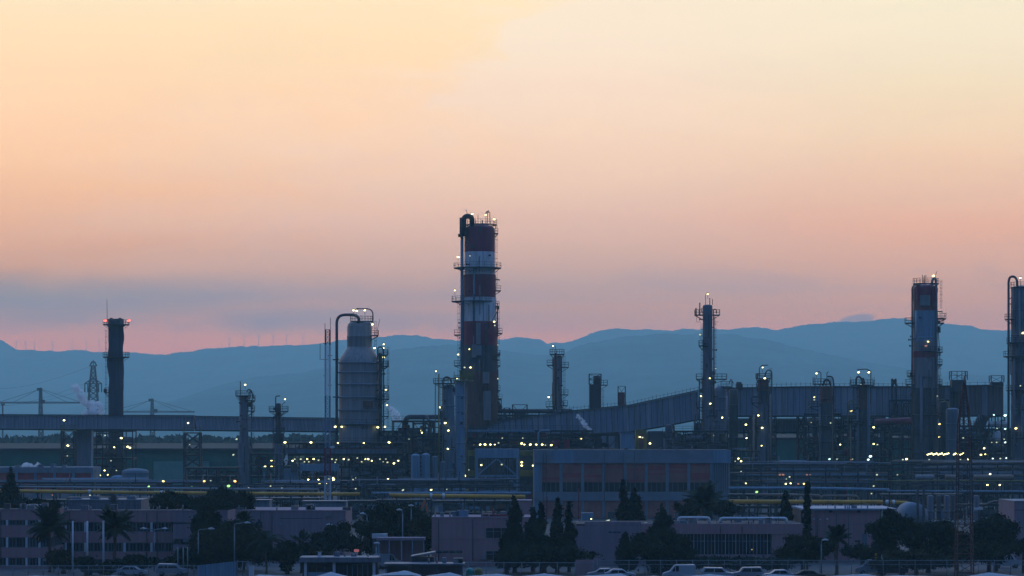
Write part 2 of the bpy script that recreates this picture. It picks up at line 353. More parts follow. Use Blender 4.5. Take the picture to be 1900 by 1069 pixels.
def column(label, cx, top_y, wpx, Y, m=None, secs=None, dome=.55, plats=(), pipes=(), lams=(), ladders=(), name='column', cat='column', group=None, seam=28, n=28, shell='shell'):
    s = Y / F; Rr = wpx * s / 2; c = X(cx, Y)
    root = thing(name, label, cat, (c, Y, 0), group)
    secs = secs or [(top_y, None, m or m_steel, wpx)]
    for i, (a, b, mm, ww) in enumerate(secs):
        za = Z(a, Y); zb = 0 if b is None else Z(b, Y); rr = ww * s / 2; prof = [(rr, zb)]
        k = za - seam * s
        zs = []
        while k > zb + 1: zs.append(k); k -= seam * s
        for q in sorted(zs): prof += [(rr, q - .35), (rr, q - .12), (rr + .07, q - .1), (rr + .07, q + .1), (rr, q + .12), (rr, q + .35)]
        if i == 0 and dome:
            zt = za - rr * dome; prof += [(rr, zt)] + [(rr * math.cos(t_ * math.pi / 12), zt + rr * dome * math.sin(t_ * math.pi / 12)) for t_ in range(1, 7)]
        elif i == 0: prof += [(rr, za), (0.01, za)]
        else: prof += [(rr, za)]
        P(root, shell, MB().lathe(c, Y, prof, n), mm)
    for p in plats: platform(root, p[0], p[1], p[2], cx, (p[3] if len(p) > 3 and p[3] else wpx) * s / 2, Y, p[4] if len(p) > 4 else None)
    for p in pipes: pipe(root, p[0], p[1], Y, p[2], dy=p[3] if len(p) > 3 else -Rr - p[1] * s * .3)
    for p in ladders: ladder(root, p[0], p[1], p[2], Y, dy=p[3] if len(p) > 3 else 0)
    if cat in ('column', 'riser'):                      # nozzles, flanges, junction boxes and clipped-on small bore pipes
        zt_ = Z(top_y, Y) - 2; rq = random.Random(int(cx)); zz = 2 + rq.random() * 2
        rows = {}
        while zz < zt_:
            wz = next((d_ for a_, b_, c_, d_ in secs if b_ is None or zz > Z(b_, Y)), wpx) * s / 2
            a_ = rq.choice((math.pi, 0, -math.pi / 2, -2.2, -1.0, math.pi, 0)) + rq.uniform(-.3, .3); k_ = rq.random(); u_ = (math.cos(a_), math.sin(a_))
            p0 = (c + u_[0] * wz * .95, Y + u_[1] * wz * .95, zz); e_ = rq.uniform(.5, 1.3); p1 = (c + u_[0] * (wz + e_), Y + u_[1] * (wz + e_), zz)
            if k_ < .45: g_ = rows.setdefault('nozzle', MB()); g_.tube([p0, p1], .16, 8); g_.tube([(p1[0] - u_[0] * .08, p1[1] - u_[1] * .08, zz), (p1[0] + u_[0] * .08, p1[1] + u_[1] * .08, zz)], .3, 8)
            elif k_ < .7: g_ = rows.setdefault('junction_box', MB()); q_ = wz + .35; g_.box(c + u_[0] * q_ - .35, c + u_[0] * q_ + .35, Y + u_[1] * q_ - .35, Y + u_[1] * q_ + .35, zz, zz + rq.uniform(.6, 1.6))
            else: g_ = rows.setdefault('small_bore_pipe', MB()); h_ = rq.uniform(2, 9); q_ = wz + .3; x_, y_ = c + u_[0] * q_, Y + u_[1] * q_; g_.tube(fillet([(c + u_[0] * wz * .95, Y + u_[1] * wz * .95, zz), (x_, y_, zz), (x_, y_, min(zz + h_, zt_ + 1)), (c + u_[0] * wz * .95, Y + u_[1] * wz * .95, min(zz + h_, zt_ + 1))], .2), .11, 6)
            zz += rq.uniform(.9, 2.6)
        for n_, g_ in rows.items(): P(root, n_, g_, m_dark2 if n_ != 'small_bore_pipe' else m_dark)
    for q in lams: lamp(root, q[0], q[1], Y - Rr - .6 if abs(q[0] - cx) < wpx / 2 else Y, q[2] if len(q) > 2 else 'y')
    return root
def lattice(mb, x0, x1, y0, y1, z0, z1, nseg, w=.12, wl=None, taper=1.0, xb=True):
    """four-legged braced tower; taper scales the top"""
    cx, cy = (x0 + x1) / 2, (y0 + y1) / 2; hx, hy = (x1 - x0) / 2, (y1 - y0) / 2
    def cor(i, k):
        f = 1 + (taper - 1) * i / nseg; z = z0 + (z1 - z0) * i / nseg; sx, sy = ((-1, -1), (1, -1), (1, 1), (-1, 1))[k % 4]
        return (cx + sx * hx * f, cy + sy * hy * f, z)
    for k in range(4): mb.beam(cor(0, k), cor(nseg, k), wl or w * 1.5)
    for i in range(nseg):
        for k in range(4):
            mb.beam(cor(i + 1, k), cor(i + 1, k + 1), w)
            mb.beam(cor(i, k), cor(i + 1, k + 1), w)
            if xb: mb.beam(cor(i, k + 1), cor(i + 1, k), w)
    return mb
# ================================================================== SETTING
# haze: one closed box of even air round everything
mb = MB().box(-5600, 5600, -600, 16250, -1.2, 592)
hz = bpy.data.objects.new('haze', mb.mesh('haze')); C.objects.link(hz); hz['kind'] = 'stuff'
hm = bpy.data.materials.new('haze'); hm.use_nodes = True; hn = hm.node_tree.nodes; hn.clear()
pv = hn.new('ShaderNodeVolumePrincipled'); ho = hn.new('ShaderNodeOutputMaterial'); hm.node_tree.links.new(pv.outputs[0], ho.inputs['Volume'])
pv.inputs['Color'].default_value = HAZE_C; pv.inputs['Density'].default_value = HAZE_D; pv.inputs['Anisotropy'].default_value = 0.3
hz.data.materials.append(hm); hm.cycles.homogeneous_volume = True
struct('ground', MB().add([(-5500, -500, 0), (5500, -500, 0), (5500, 16150, 0), (-5500, 16150, 0)], [(0, 1, 2, 3)]), m_ground)
def interp(pts, x):
    for (a, b), (c, d) in zip(pts[:-1], pts[1:]):
        if a <= x <= c: return b + (d - b) * (x - a) / (c - a)
    return pts[0][1] if x < pts[0][0] else pts[-1][1]
def fract(x, y, s): 
    return sum(math.sin(x * f * 1.3 + s * p) * math.cos(y * f + p * 2.1 + s) / f2 for f, f2, p in ((.0021, 1, 1.1), (.0047, 2, 2.3), (.0101, 4, 3.7), (.023, 8, 5.1)))
def ridge(name, prof, Y, dep, m, seed, jag=1.0):
    nx, ny = 1100, 14; vs = []; rr = random.Random(seed); jig = [0]
    for i in range(nx + 1): jig.append(jig[-1] * .82 + rr.uniform(-1, 1) * jag)
    for j in range(ny + 1):
        u = j / ny                                 # 0 foot in front, .7 crest, 1 back foot
        for i in range(nx + 1):
            px = -900 + 3700 * i / nx; top_ = Z(interp(prof, px) + jig[i] * .55, Y)
            yy = Y - dep + dep * u / .7 if u <= .7 else Y + (u - .7) / .3 * dep * .5
            h = (u / .7) ** .8 if u <= .7 else (1 - u) / .3
            x = X(px, Y); k = 1 if abs(u - .7) < .02 else max(0, h + (0 if u in (0, 1) else .16 * fract(x, yy, seed) * (1 - h)))
            vs.append((x, yy, -1 + (top_ + 1) * min(k, .985 if abs(u - .7) >= .02 else 1)))
    fs = [(j * (nx + 1) + i, j * (nx + 1) + i + 1, (j + 1) * (nx + 1) + i + 1, (j + 1) * (nx + 1) + i) for j in range(ny) for i in range(nx)]
    return struct(name, MB().add(vs, fs, True), m)
far = [(-900, 640), (-300, 612), (-60, 622), (0, 633), (15, 641), (25, 648), (60, 649), (130, 650), (200, 652), (260, 655), (300, 657), (350, 651), (400, 645), (430, 641), (500, 641), (560, 640), (600, 634), (625, 630), (700, 625), (735, 621), (770, 622), (800, 627), (830, 630), (900, 630), (935, 628), (965, 625), (1005, 627), (1015, 635), (1040, 637), (1060, 633), (1080, 625), (1110, 615), (1150, 611), (1180, 613), (1210, 611), (1260, 613), (1290, 609), (1340, 610), (1400, 606), (1440, 610), (1480, 606), (1520, 600), (1560, 597), (1620, 594), (1665, 589), (1690, 592), (1740, 597), (1800, 604), (1840, 611), (1900, 612), (2100, 625), (2800, 650)]
near = [(-900, 720), (-300, 742), (0, 765), (150, 762), (330, 742), (400, 716), (465, 700), (560, 690), (620, 680), (700, 660), (735, 648), (780, 642), (830, 640), (880, 645), (925, 647), (960, 655), (1000, 660), (1040, 655), (1080, 640), (1130, 630), (1160, 623), (1200, 620), (1230, 618), (1260, 620), (1300, 618), (1370, 620), (1440, 632), (1520, 652), (1640, 676), (1760, 690), (1900, 702), (2400, 730), (2800, 720)]
ridge('far_hills', far, 14000, 3400, m_hill, 3, 2.0)
ridge('hills', near, 10500, 2600, m_hill2, 5, 1.7)
# low wooded rise and tree belt on the plain
def leafcloud(n, fn, size, rng, tri=False):
    """n small quads scattered by fn() -> point"""
    pts = np.array([fn() for _ in range(n)]); k = len(pts)
    a = rng.normal(size=(k, 3)); a /= np.linalg.norm(a, axis=1)[:, None]; b = np.cross(a, rng.normal(size=(k, 3))); b /= np.linalg.norm(b, axis=1)[:, None]
    s = size * rng.uniform(.5, 1.4, size=(k, 1)); a *= s; b *= s * .6
    v = np.stack([pts - a, pts - b, pts + a, pts + b], 1).reshape(-1, 3)
    return v, np.arange(4 * k).reshape(-1, 4)
def npmesh(name, v, f, off, m):
    me = bpy.data.meshes.new(name); v = (v - np.array(off)).astype(np.float32)
    me.vertices.add(len(v)); me.vertices.foreach_set('co', v.ravel())
    me.loops.add(f.size); me.loops.foreach_set('vertex_index', f.ravel().astype(np.int32))
    me.polygons.add(len(f)); me.polygons.foreach_set('loop_start', np.arange(0, f.size, f.shape[1], dtype=np.int32))
    me.update(calc_edges=True); me.materials.append(m); return me
rg = np.random.default_rng(5)
def belt_pt(Y, prof, dep=60):
    px = rg.uniform(-250, 2150); zt = Z(interp(prof, px) + 3 * math.sin(px * .11) + 2 * math.sin(px * .27 + 1), Y)
    u = rg.random() ** .5; y = Y + rg.normal() * dep * .3
    return (X(px, Y), y, max(.3, zt * u))
bp1 = [(-250, 818), (0, 817), (60, 813), (150, 811), (230, 815), (340, 812), (430, 816), (560, 811), (640, 809), (700, 806), (900, 806), (1300, 806), (1500, 800), (1900, 800), (2150, 802)]
v, f = leafcloud(26000, lambda: belt_pt(1700, bp1), 2.2, rg)
o = bpy.data.objects.new('distant_woods', npmesh('distant_woods', v, f, (0, 1700, 0), m_leaf)); o.location = (0, 1700, 0); C.objects.link(o); o['kind'] = 'stuff'

def scrub_pt():
    while True:
        y = 470 + 1230 * rg.random() ** .7; x = rg.uniform(-.34, .34) * y
        if y > 935 or abs(x) > .186 * y + 4: return (x + 3 * math.sin(y), y, rg.random() ** 2 * (1.2 + 3.2 * (math.sin(x * .09 + y * .02) > .3)))
v, f = leafcloud(26000, scrub_pt, 1.5, rg)
o = bpy.data.objects.new('scrub', npmesh('scrub', v, f, (0, 1000, 0), m_leafB)); o.location = (0, 1000, 0); C.objects.link(o); o['kind'] = 'stuff'
# ================================================================== FAR BACKGROUND
def turbine(px, base, h, blades, label):
    Y = 13900; s = Y / F; x = X(px, Y); z0 = Z(base + 2, Y); z1 = Z(base - h, Y)
    r = thing('wind_turbine', label, 'wind turbine', (x, Y, z0), 'wind turbines on the far ridge')
    P(r, 'tower', MB().tube([(x, Y, z0 - 12), (x, Y, z1)], [1.3, .8], 6), m_white)
    P(r, 'nacelle', MB().box(x - 1.5, x + 1.5, Y - 4, Y + 3, z1 - .5, z1 + 2.5), m_white)
    for k in range(3):
        a = blades + k * 2 * math.pi / 3; e = (x + 19 * math.cos(a), Y - 4, z1 + 1 + 19 * math.sin(a))
        P(r, 'blade', MB().tube([(x, Y - 4, z1 + 1), e], [.7, .2], 5), m_white)
tl = [(30, 649, 14), (48, 649, 14), (64, 649, 15), (97, 650, 17), (134, 650, 19), (160, 651, 17), (184, 652, 19), (425, 641, 11), (453, 641, 16), (480, 641, 17), (507, 641, 18), (532, 641, 19), (562, 640, 17)]
where = ['leftmost', 'second from the left', 'third from the left', 'fourth from the left', 'fifth, taller', 'sixth', 'seventh, by the chimney']
where2 = ['first right of the ridge dip', 'second right of the ridge dip', 'third right of the ridge dip', 'middle of the right-hand group', 'fifth, tallest of the right-hand group', 'last before the red mast']
for i, (px, b, h) in enumerate(tl):
    lab = ('thin wind turbine on the far ridge, %s of the left group' % where[i]) if i < 7 else ('thin wind turbine on the far ridge, %s' % where2[i - 7])
    turbine(px, b, h, R.uniform(0, 2), lab)

# electricity pylon
Y = 1800; s = Y / F; x = X(173, Y); r = thing('transmission_pylon', 'lattice electricity pylon rising behind the steam plume', 'pylon', (x, Y, 0))
mb = MB(); lattice(mb, x - 14 * s, x + 14 * s, Y - 14 * s, Y + 14 * s, 0, Z(745, Y), 5, .35, .6, .62); P(r, 'legs', mb, m_dark2)
mb = MB(); lattice(mb, x - 8.5 * s, x + 8.5 * s, Y - 8 * s, Y + 8 * s, Z(745, Y), Z(705, Y), 4, .3, .6, .68)
lattice(mb, x - 5.5 * s, x + 5.5 * s, Y - 5 * s, Y + 5 * s, Z(705, Y), Z(680, Y), 3, .3, .55, .6); P(r, 'body', mb, m_dark2)
for (yy, hw, hh, yt) in ((712, 16, 9, 703), (679, 6.5, 2, 671)):
    mb = MB()
    for sx in (-1, 1):
        for q in (-1.5, 1.5):
            mb.beam((x, Y + q, Z(yy, Y)), (x + sx * hw * s, Y, Z(yy, Y)), .45); mb.beam((x + sx * 2 * s, Y + q, Z(yt, Y)), (x + sx * hw * s, Y, Z(yy, Y)), .45)
        mb.beam((x + sx * hw * .5 * s, Y, Z(yy, Y)), (x + sx * hw * .5 * s, Y, Z(yy - hh * .5, Y)), .3)
    mb.beam((x, Y, Z(yy, Y)), (x, Y, Z(yt - 3, Y)), .45); P(r, 'crossarm', mb, m_dark2)
for sx in (-15.5, -10, 10, 15.5):
    P(r, 'insulator', MB().tube([(x + sx * s, Y, Z(712, Y)), (x + sx * s, Y, Z(728, Y))], .35, 6), m_dark2)
for k, (a, b) in enumerate(((-16, 712), (16, 712), (-6, 680))):
    p0 = Vector((x + a * s, Y, Z(b, Y))); p1 = Vector((X(-140, Y), Y + 40, Z(b + 30, Y)))
    q = [p0.lerp(p1, i / 16) - Vector((0, 0, 8 * math.sin(math.pi * i / 16))) for i in range(17)]
    P(r, 'cable', MB().tube(q, .05, 4), m_dark2)
# harbour cranes
def crane(px, topy, basey, arm, Y, label, cab):
    s = Y / F; x = X(px, Y); r = thing('jib_crane', label, 'crane', (x, Y, 0)); mb = MB()
    lattice(mb, x - 5 * s, x + 5 * s, Y - 5 * s, Y + 5 * s, 0, Z(basey - 26, Y), 6, .4, .7, .6); P(r, 'tower', mb, m_dark2)
    mb = MB(); lattice(mb, x - 3 * s, x + 2 * s, Y - 2, Y + 2, Z(basey - 26, Y), Z(topy, Y), 5, .35, .7, .55); mb.box(x - 7 * s, x - 3 * s, Y - 1.5, Y + 1.5, Z(topy + 5, Y), Z(topy, Y)); P(r, 'mast', mb, m_dark2)
    P(r, 'cab', MB().box(x + cab * s, x + (cab + 6) * s, Y - 2, Y + 2, Z(arm + 1, Y), Z(arm - 6, Y)), m_dark)
    if arm:
        for e, nm in ((-82, 'jib'), (78, 'jib')):
            mb = MB(); n = 18
            a0 = Vector((x, Y, Z(arm, Y))); a1 = Vector((x + e * s, Y, Z(arm, Y))); h = Vector((0, 0, 2.4 * s))
            mb.beam(a0, a1, .5); mb.beam(a0 + h, a1 + h * .5, .35)
            for i in range(n): mb.beam(a0.lerp(a1, i / n), a0.lerp(a1, (i + .5) / n) + h, .25); mb.beam(a0.lerp(a1, (i + .5) / n) + h, a0.lerp(a1, (i + 1) / n), .25)
            mb.beam((x - 3 * s, Y, Z(topy + 2, Y)), a0.lerp(a1, .6) + h, .22); mb.beam((x, Y, Z(topy + 2, Y)), a0.lerp(a1, .92) + h, .22)
            P(r, nm, mb, m_dark2)
    return r
crane(76, 720, 797, 748, 2000, 'dark jib crane left of the pylon, its long jib reaching both ways', 1)
crane(283, 740, 800, 765, 2200, 'small dark jib crane between the chimney and the conveyor lamp tower', 3)
Y = 2100; crane_post = MB(); crane_post.beam((X(5, Y), Y, 0), (X(5, Y), Y, Z(750, Y)), 1.0); crane_post.box(X(2, Y), X(9, Y), Y - 1, Y + 1, Z(752, Y), Z(749, Y))
solo('signal_mast', crane_post, m_dark2, 'thin dark signal post at the far left beyond the conveyor', 'mast')

# steam
sm_ = bpy.data.materials.new('steam'); sm_.use_nodes = True; hn = sm_.node_tree.nodes; hn.clear()
pv = hn.new('ShaderNodeVolumePrincipled'); ho = hn.new('ShaderNodeOutputMaterial'); sm_.node_tree.links.new(pv.outputs[0], ho.inputs['Volume'])
pv.inputs['Color'].default_value = (.93, .98, 1, 1); pv.inputs['Density'].default_value = 0.42; sm_.cycles.homogeneous_volume = True
def steam(label, pts, Y, group=None, dens=None):
    s = Y / F; path = []; rr = []
    P_ = [Vector((X(a, Y), Y, Z(b, Y))) for a, b, c in pts]; rs = [c * s * 1.25 for a, b, c in pts]
    for i in range(len(P_) - 1):
        for k in range(6):
            u = k / 6; path.append(P_[i].lerp(P_[i + 1], u) + Vector((R.uniform(-.35, .35), R.uniform(-.3, .3), R.uniform(-.35, .35))) * rs[i]); rr.append((rs[i] * (1 - u) + rs[i + 1] * u) * R.uniform(.7, 1.25))
    path.append(P_[-1]); rr.append(rs[-1] * .3); rr[0] *= .4
    mb = MB().tube(path, rr, 12); v = []
    for a in mb.v:
        q = Vector(a); nn = math.sin(q.x * 1.7 + q.z) * .3 + math.sin(q.z * 2.3 + 1) * .25
        v.append((q.x + nn * s * 3, q.y, q.z + math.sin(q.x * 2.9) * s * 1.6))
    mb.v = v; mm = sm_
    if dens:
        mm = sm_.copy(); mm.node_tree.nodes['Principled Volume'].inputs['Density'].default_value = dens; mm.cycles.homogeneous_volume = True
    o = solo('steam_plume', mb, mm, label, 'steam', group); return o
steam('pale steam plume billowing left of the dark chimney', [(189, 768, 3.5), (186, 752, 5.5), (170, 753, 7), (158, 748, 7.5), (150, 733, 6), (143, 720, 5.5), (133, 714, 3.2)], 855, dens=1.5)
steam('low cloud of pale steam at the right foot of the big plume', [(190, 770, 3), (176, 766, 5), (160, 768, 6), (150, 769, 4)], 853, dens=1.5)
steam('small white steam puff above the brick hall at far left', [(76, 866, 2.5), (73, 861, 2.6), (60, 865, 2.2), (48, 862, 4), (38, 866, 2)], 745, dens=2.5)
steam('grey steam jet leaning left in front of the rising conveyor', [(1099, 812, 1.8), (1095, 800, 3.6), (1085, 786, 3.8), (1076, 776, 4.2), (1070, 772, 3)], 772, dens=1.0)
steam('faint steam plume beside the bulky grey reactor', [(742, 780, 6), (734, 773, 7), (727, 762, 5), (720, 752, 2)], 1100, dens=.8)
steam('small steam jet by the left end of the lit deck structure', [(531, 862, 3.6), (532, 852, 3), (532, 843, 1.4)], 770, dens=1.0)
# ================================================================== PROCESS UNITS
# --- chimney with twisted wind strakes
Y = 870; s = Y / F; cx = 215; c = X(cx, Y); Rr = 14 * s
r = thing('chimney', 'dark chimney with bulging helical strakes and two red beacons', 'chimney', (c, Y, 0))
prof = [(Rr, z) for z in np.linspace(0, Z(606, Y), 120)]
zt0, zt1 = Z(728, Y), Z(612, Y)
def strk(rr, z, a):
    k = min(1, max(0, (z - zt0) / 4), max(0, (zt1 - z) / 3)) if zt0 < z < zt1 else 0
    return rr * (1 + k * (.085 * math.cos(a - .40 * (z - 49.4)) + .075 * math.cos(2 * a + z * .62) + .03))
P(r, 'stack', MB().lathe(c, Y, prof, 48, fr=strk), m_concD)
P(r, 'cap', MB().lathe(c, Y, [(Rr * 1.06, Z(607, Y)), (Rr * 1.06, Z(592, Y)), (Rr * .7, Z(592, Y)), (Rr * .7, Z(600, Y))], 32), m_dark)
for q in (-.6, .55): P(r, 'hatch', MB().box(c + q * Rr - .4, c + q * Rr + .4, Y - .5, Y + .5, Z(593, Y), Z(590, Y)), m_dark)
platform(r, 602, 191, 240, cx, Rr, Y); platform(r, 662, 191, 240, cx, Rr, Y); platform(r, 728, 195, 205, cx, Rr, Y)
P(r, 'lightning_rod', MB().tube([(X(199, Y), Y, Z(606, Y)), (X(198.5, Y), Y, Z(555, Y))], [.1, .05], 5), m_dark)
ladder(r, 199, 612, 770, Y, -Rr)
lamps(r, [(195, 595, 'r'), (239, 595, 'r')], Y)
P(r, 'lamp_box', MB().box(X(193, Y), X(198, Y), Y - .8, Y + .3, Z(728, Y), Z(722, Y)), m_dark)

# --- covered conveyor galleries
def gallery(name, label, pts, Y, dep, pw, m, stuff, posts=0, lean=0, mroof=None):
    """pts: (px, ytop, ybot) stations; wall of separate sheets pw px wide"""
    r = thing(name, label, 'conveyor', (X(pts[0][0], Y), Y, 0))
    tp = [(p[0], p[1]) for p in pts]; bt = [(p[0], p[2]) for p in pts]
    core = MB(); roof = MB(); keel = MB()
    for a, b in zip(pts[:-1], pts[1:]):
        xa, xb = X(a[0], Y), X(b[0], Y); v = []
        for x_, p in ((xa, a), (xb, b)):
            v += [(x_, Y + .25, Z(p[2], Y)), (x_, Y + dep, Z(p[2], Y)), (x_, Y + dep, Z(p[1], Y)), (x_, Y + .25, Z(p[1], Y))]
        core.add(v, [(0, 1, 2, 3), (7, 6, 5, 4), (0, 4, 5, 1), (1, 5, 6, 2), (2, 6, 7, 3), (3, 7, 4, 0)])
        roof.beam((xa, Y + dep / 2, Z(a[1], Y) + .25), (xb, Y + dep / 2, Z(b[1], Y) + .25), dep + .9, .3)
        keel.beam((xa, Y + .4, Z(a[2], Y) - .25), (xb, Y + .4, Z(b[2], Y) - .25), .5, .45)
    P(r, 'inner_wall', core, m_dark2); P(r, 'roof', roof, mroof or m_dark2); P(r, 'bottom_girder', keel, m_dark)
    x = pts[0][0]; i = 0; st = MB(); ln = lean * Y / F
    while x < pts[-1][0] - .5:
        x2 = min(x + pw, pts[-1][0]); g = pw * .05; q = R.uniform(-.05, .05)
        xa, xb = X(x + g, Y), X(x2 - g, Y); ya = Y + q
        za0, za1, zb0, zb1 = Z(interp(bt, x + g), Y), Z(interp(tp, x + g), Y), Z(interp(bt, x2 - g), Y), Z(interp(tp, x2 - g), Y)
        v = [(xa + ln, ya, za0), (xb + ln, ya, zb0), (xb + ln, Y + .3, zb0), (xa + ln, Y + .3, za0), (xa, ya, za1 + .05), (xb, ya, zb1 + .05), (xb, Y + .3, zb1 + .05), (xa, Y + .3, za1 + .05)]
        fs = [(0, 3, 2, 1), (4, 5, 6, 7), (0, 1, 5, 4), (1, 2, 6, 5), (2, 3, 7, 6), (3, 0, 4, 7)]
        mm = m[i % len(m)] if R.random() < .8 else m[R.randrange(len(m))]
        if stuff: st.add(v, fs)
        else: P(r, 'panel', MB().add(v, fs), mm)
        x = x2; i += 1
    if stuff:
        o = P(r, 'cladding', st, m[0]); o['kind'] = 'stuff'
    if posts:
        mb = MB(); x = pts[0][0] + 3
        while x < pts[-1][0]:
            z = Z(interp(tp, x), Y) + .3; mb.beam((X(x, Y), Y + .2, z), (X(x, Y), Y + .2, z + R.uniform(.8, 1.35)), .09); x += posts
        a = [(X(p[0], Y), Y + .2, Z(p[1], Y) + 1.1) for p in pts]
        for p, q in zip(a[:-1], a[1:]): mb.beam(p, q, .06)
        P(r, 'roof_railing', mb, m_dark)
    return r
m_gal = mat('weathered gallery sheet', (0.20, 0.24, 0.30), 0.6, 0, 0.3, 0.3, True)
m_gal2 = mat('blue gallery sheet', (0.15, 0.20, 0.275), 0.6, 0, 0.3, 0.3, True)
m_gal3 = mat('grey gallery sheet', (0.16, 0.19, 0.235), 0.6, 0, 0.35, 0.3, True)
m_galb = mat('brown stained gallery sheet', (0.12, 0.095, 0.11), 0.7, 0, 0.35, 0.3, True)
gallery('conveyor_gallery', 'long level conveyor gallery crossing left of the picture behind the lamp towers', [(-260, 770, 794), (0, 771, 795), (360, 773, 797)], 835, 4, 7, [m_gal], True)
gallery('conveyor_gallery', 'conveyor gallery with slanting sheets running into the bulky reactor', [(361, 774, 797), (640, 778, 800)], 830, 4, 6.5, [m_gal], True, lean=3.5)
gallery('conveyor_gallery', 'rising ribbed conveyor gallery climbing to the right above the brick hall', [(893, 800, 812), (930, 782, 808), (1000, 772, 806), (1060, 764, 804), (1120, 758, 803), (1170, 753, 800), (1230, 740, 790), (1296, 726, 777)], 815, 6, 10.5, [m_gal2, m_gal, m_gal2, m_gal3], False, posts=7, lean=2)
gallery('conveyor_gallery', 'high level conveyor gallery stretching behind the right-hand columns', [(1330, 722, 771), (1500, 719, 771), (1700, 719, 771)], 845, 6, 11, [m_gal2, m_gal2, m_gal, m_gal3], False, posts=9)
gallery('conveyor_gallery', 'brown stained end of the high conveyor gallery near the right edge', [(1741, 718, 771), (1862, 716, 770)], 848, 6, 11.5, [m_galb, m_gal3, m_galb], False, posts=14)
gallery('conveyor_gallery', 'lower blue gallery band under the high level conveyor', [(1345, 779, 801), (1690, 779, 801)], 856, 6, 10, [m_gal2, m_gal3, m_gal2], False)
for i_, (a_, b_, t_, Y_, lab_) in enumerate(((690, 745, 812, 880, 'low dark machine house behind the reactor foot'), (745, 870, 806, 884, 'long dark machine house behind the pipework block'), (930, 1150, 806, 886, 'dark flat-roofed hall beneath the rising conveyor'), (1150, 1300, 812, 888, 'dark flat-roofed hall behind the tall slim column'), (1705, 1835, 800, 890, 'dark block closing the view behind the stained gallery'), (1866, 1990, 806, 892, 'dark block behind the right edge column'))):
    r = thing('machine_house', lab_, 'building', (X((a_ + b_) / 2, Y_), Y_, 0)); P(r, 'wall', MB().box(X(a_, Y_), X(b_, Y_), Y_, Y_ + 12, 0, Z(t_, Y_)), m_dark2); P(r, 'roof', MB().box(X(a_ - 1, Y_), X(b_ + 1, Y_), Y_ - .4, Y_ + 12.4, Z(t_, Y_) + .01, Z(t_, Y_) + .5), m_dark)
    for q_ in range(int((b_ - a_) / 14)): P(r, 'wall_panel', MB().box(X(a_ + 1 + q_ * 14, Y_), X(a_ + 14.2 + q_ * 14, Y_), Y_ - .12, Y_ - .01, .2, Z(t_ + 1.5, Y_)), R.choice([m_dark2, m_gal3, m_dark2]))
# galleries stand on trestles
def trestle(label, x0, x1, ytop, Y, dep=4, seg=5, m=None, plats=(), lams=(), cat='trestle', name='conveyor_trestle', w=.22):
    r = thing(name, label, cat, (X((x0 + x1) / 2, Y), Y, 0)); mb = MB()
    lattice(mb, X(x0, Y), X(x1, Y), Y - dep / 2, Y + dep / 2, 0, Z(ytop, Y), seg, w, w * 2.2); P(r, 'frame', mb, m or m_dark)
    for (y, a, b, mm) in plats:
        d = MB().box(X(a, Y), X(b, Y), Y - dep / 2 - .3, Y + dep / 2 + .3, Z(y, Y) - .25, Z(y, Y)); o = P(r, 'platform', d, mm)
        q = MB(); rail_line(q, [(X(a, Y), Y - dep / 2 - .3), (X(b, Y), Y - dep / 2 - .3), (X(b, Y), Y + dep / 2 + .3), (X(a, Y), Y + dep / 2 + .3), (X(a, Y), Y - dep / 2 - .3)], Z(y, Y), 1.5, .06); P(o, 'railing', q, mm)
    lamps(r, lams, Y - dep / 2 - .5); return r
trestle('braced lamp tower under the conveyor, nearest the left edge', 116, 139, 800, 818, 3.6, 6, plats=[(799, 114, 141, m_ylw), (846, 119, 139, m_ylw)], lams=[(119, 780), (126, 827), (125, 846, 'd')], name='lamp_tower', cat='tower')
trestle('braced lamp tower beside the pale green shed doors', 343, 372, 803, 816, 4, 6, plats=[(803, 341, 372, m_ylw), (842, 346, 363, m_ylw)], lams=[(349, 785), (352, 825, 'd'), (346, 886), (356, 902, 'g')], name='lamp_tower', cat='tower')
for i, (a, b, yt, lab) in enumerate(((1236, 1250, 790, 'narrow'), (1392, 1404, 772, 'dark'), (1480, 1492, 772, 'slim'), (1640, 1652, 772, 'broad'))):
    trestle('%s trestle carrying the conveyor %s' % (lab, ['just left of the tall slim column', 'left of the lit steel column', 'left of the twin pipe column', 'left of the banded right-hand column'][i]), a, b, yt, 848, 3, 6)
# dark shaft block under left gallery
Y = 840; r = thing('elevator_shaft', 'plain grey elevator shaft under the left conveyor', 'shaft', (X(155, Y), Y, 0))
P(r, 'wall', MB().box(X(141, Y), X(169, Y), Y, Y + 5, 0, Z(796, Y)), m_gal3); P(r, 'corner_post', MB().box(X(169.3, Y), X(171.5, Y), Y - .3, Y + .3, 0, Z(795, Y)), m_white)

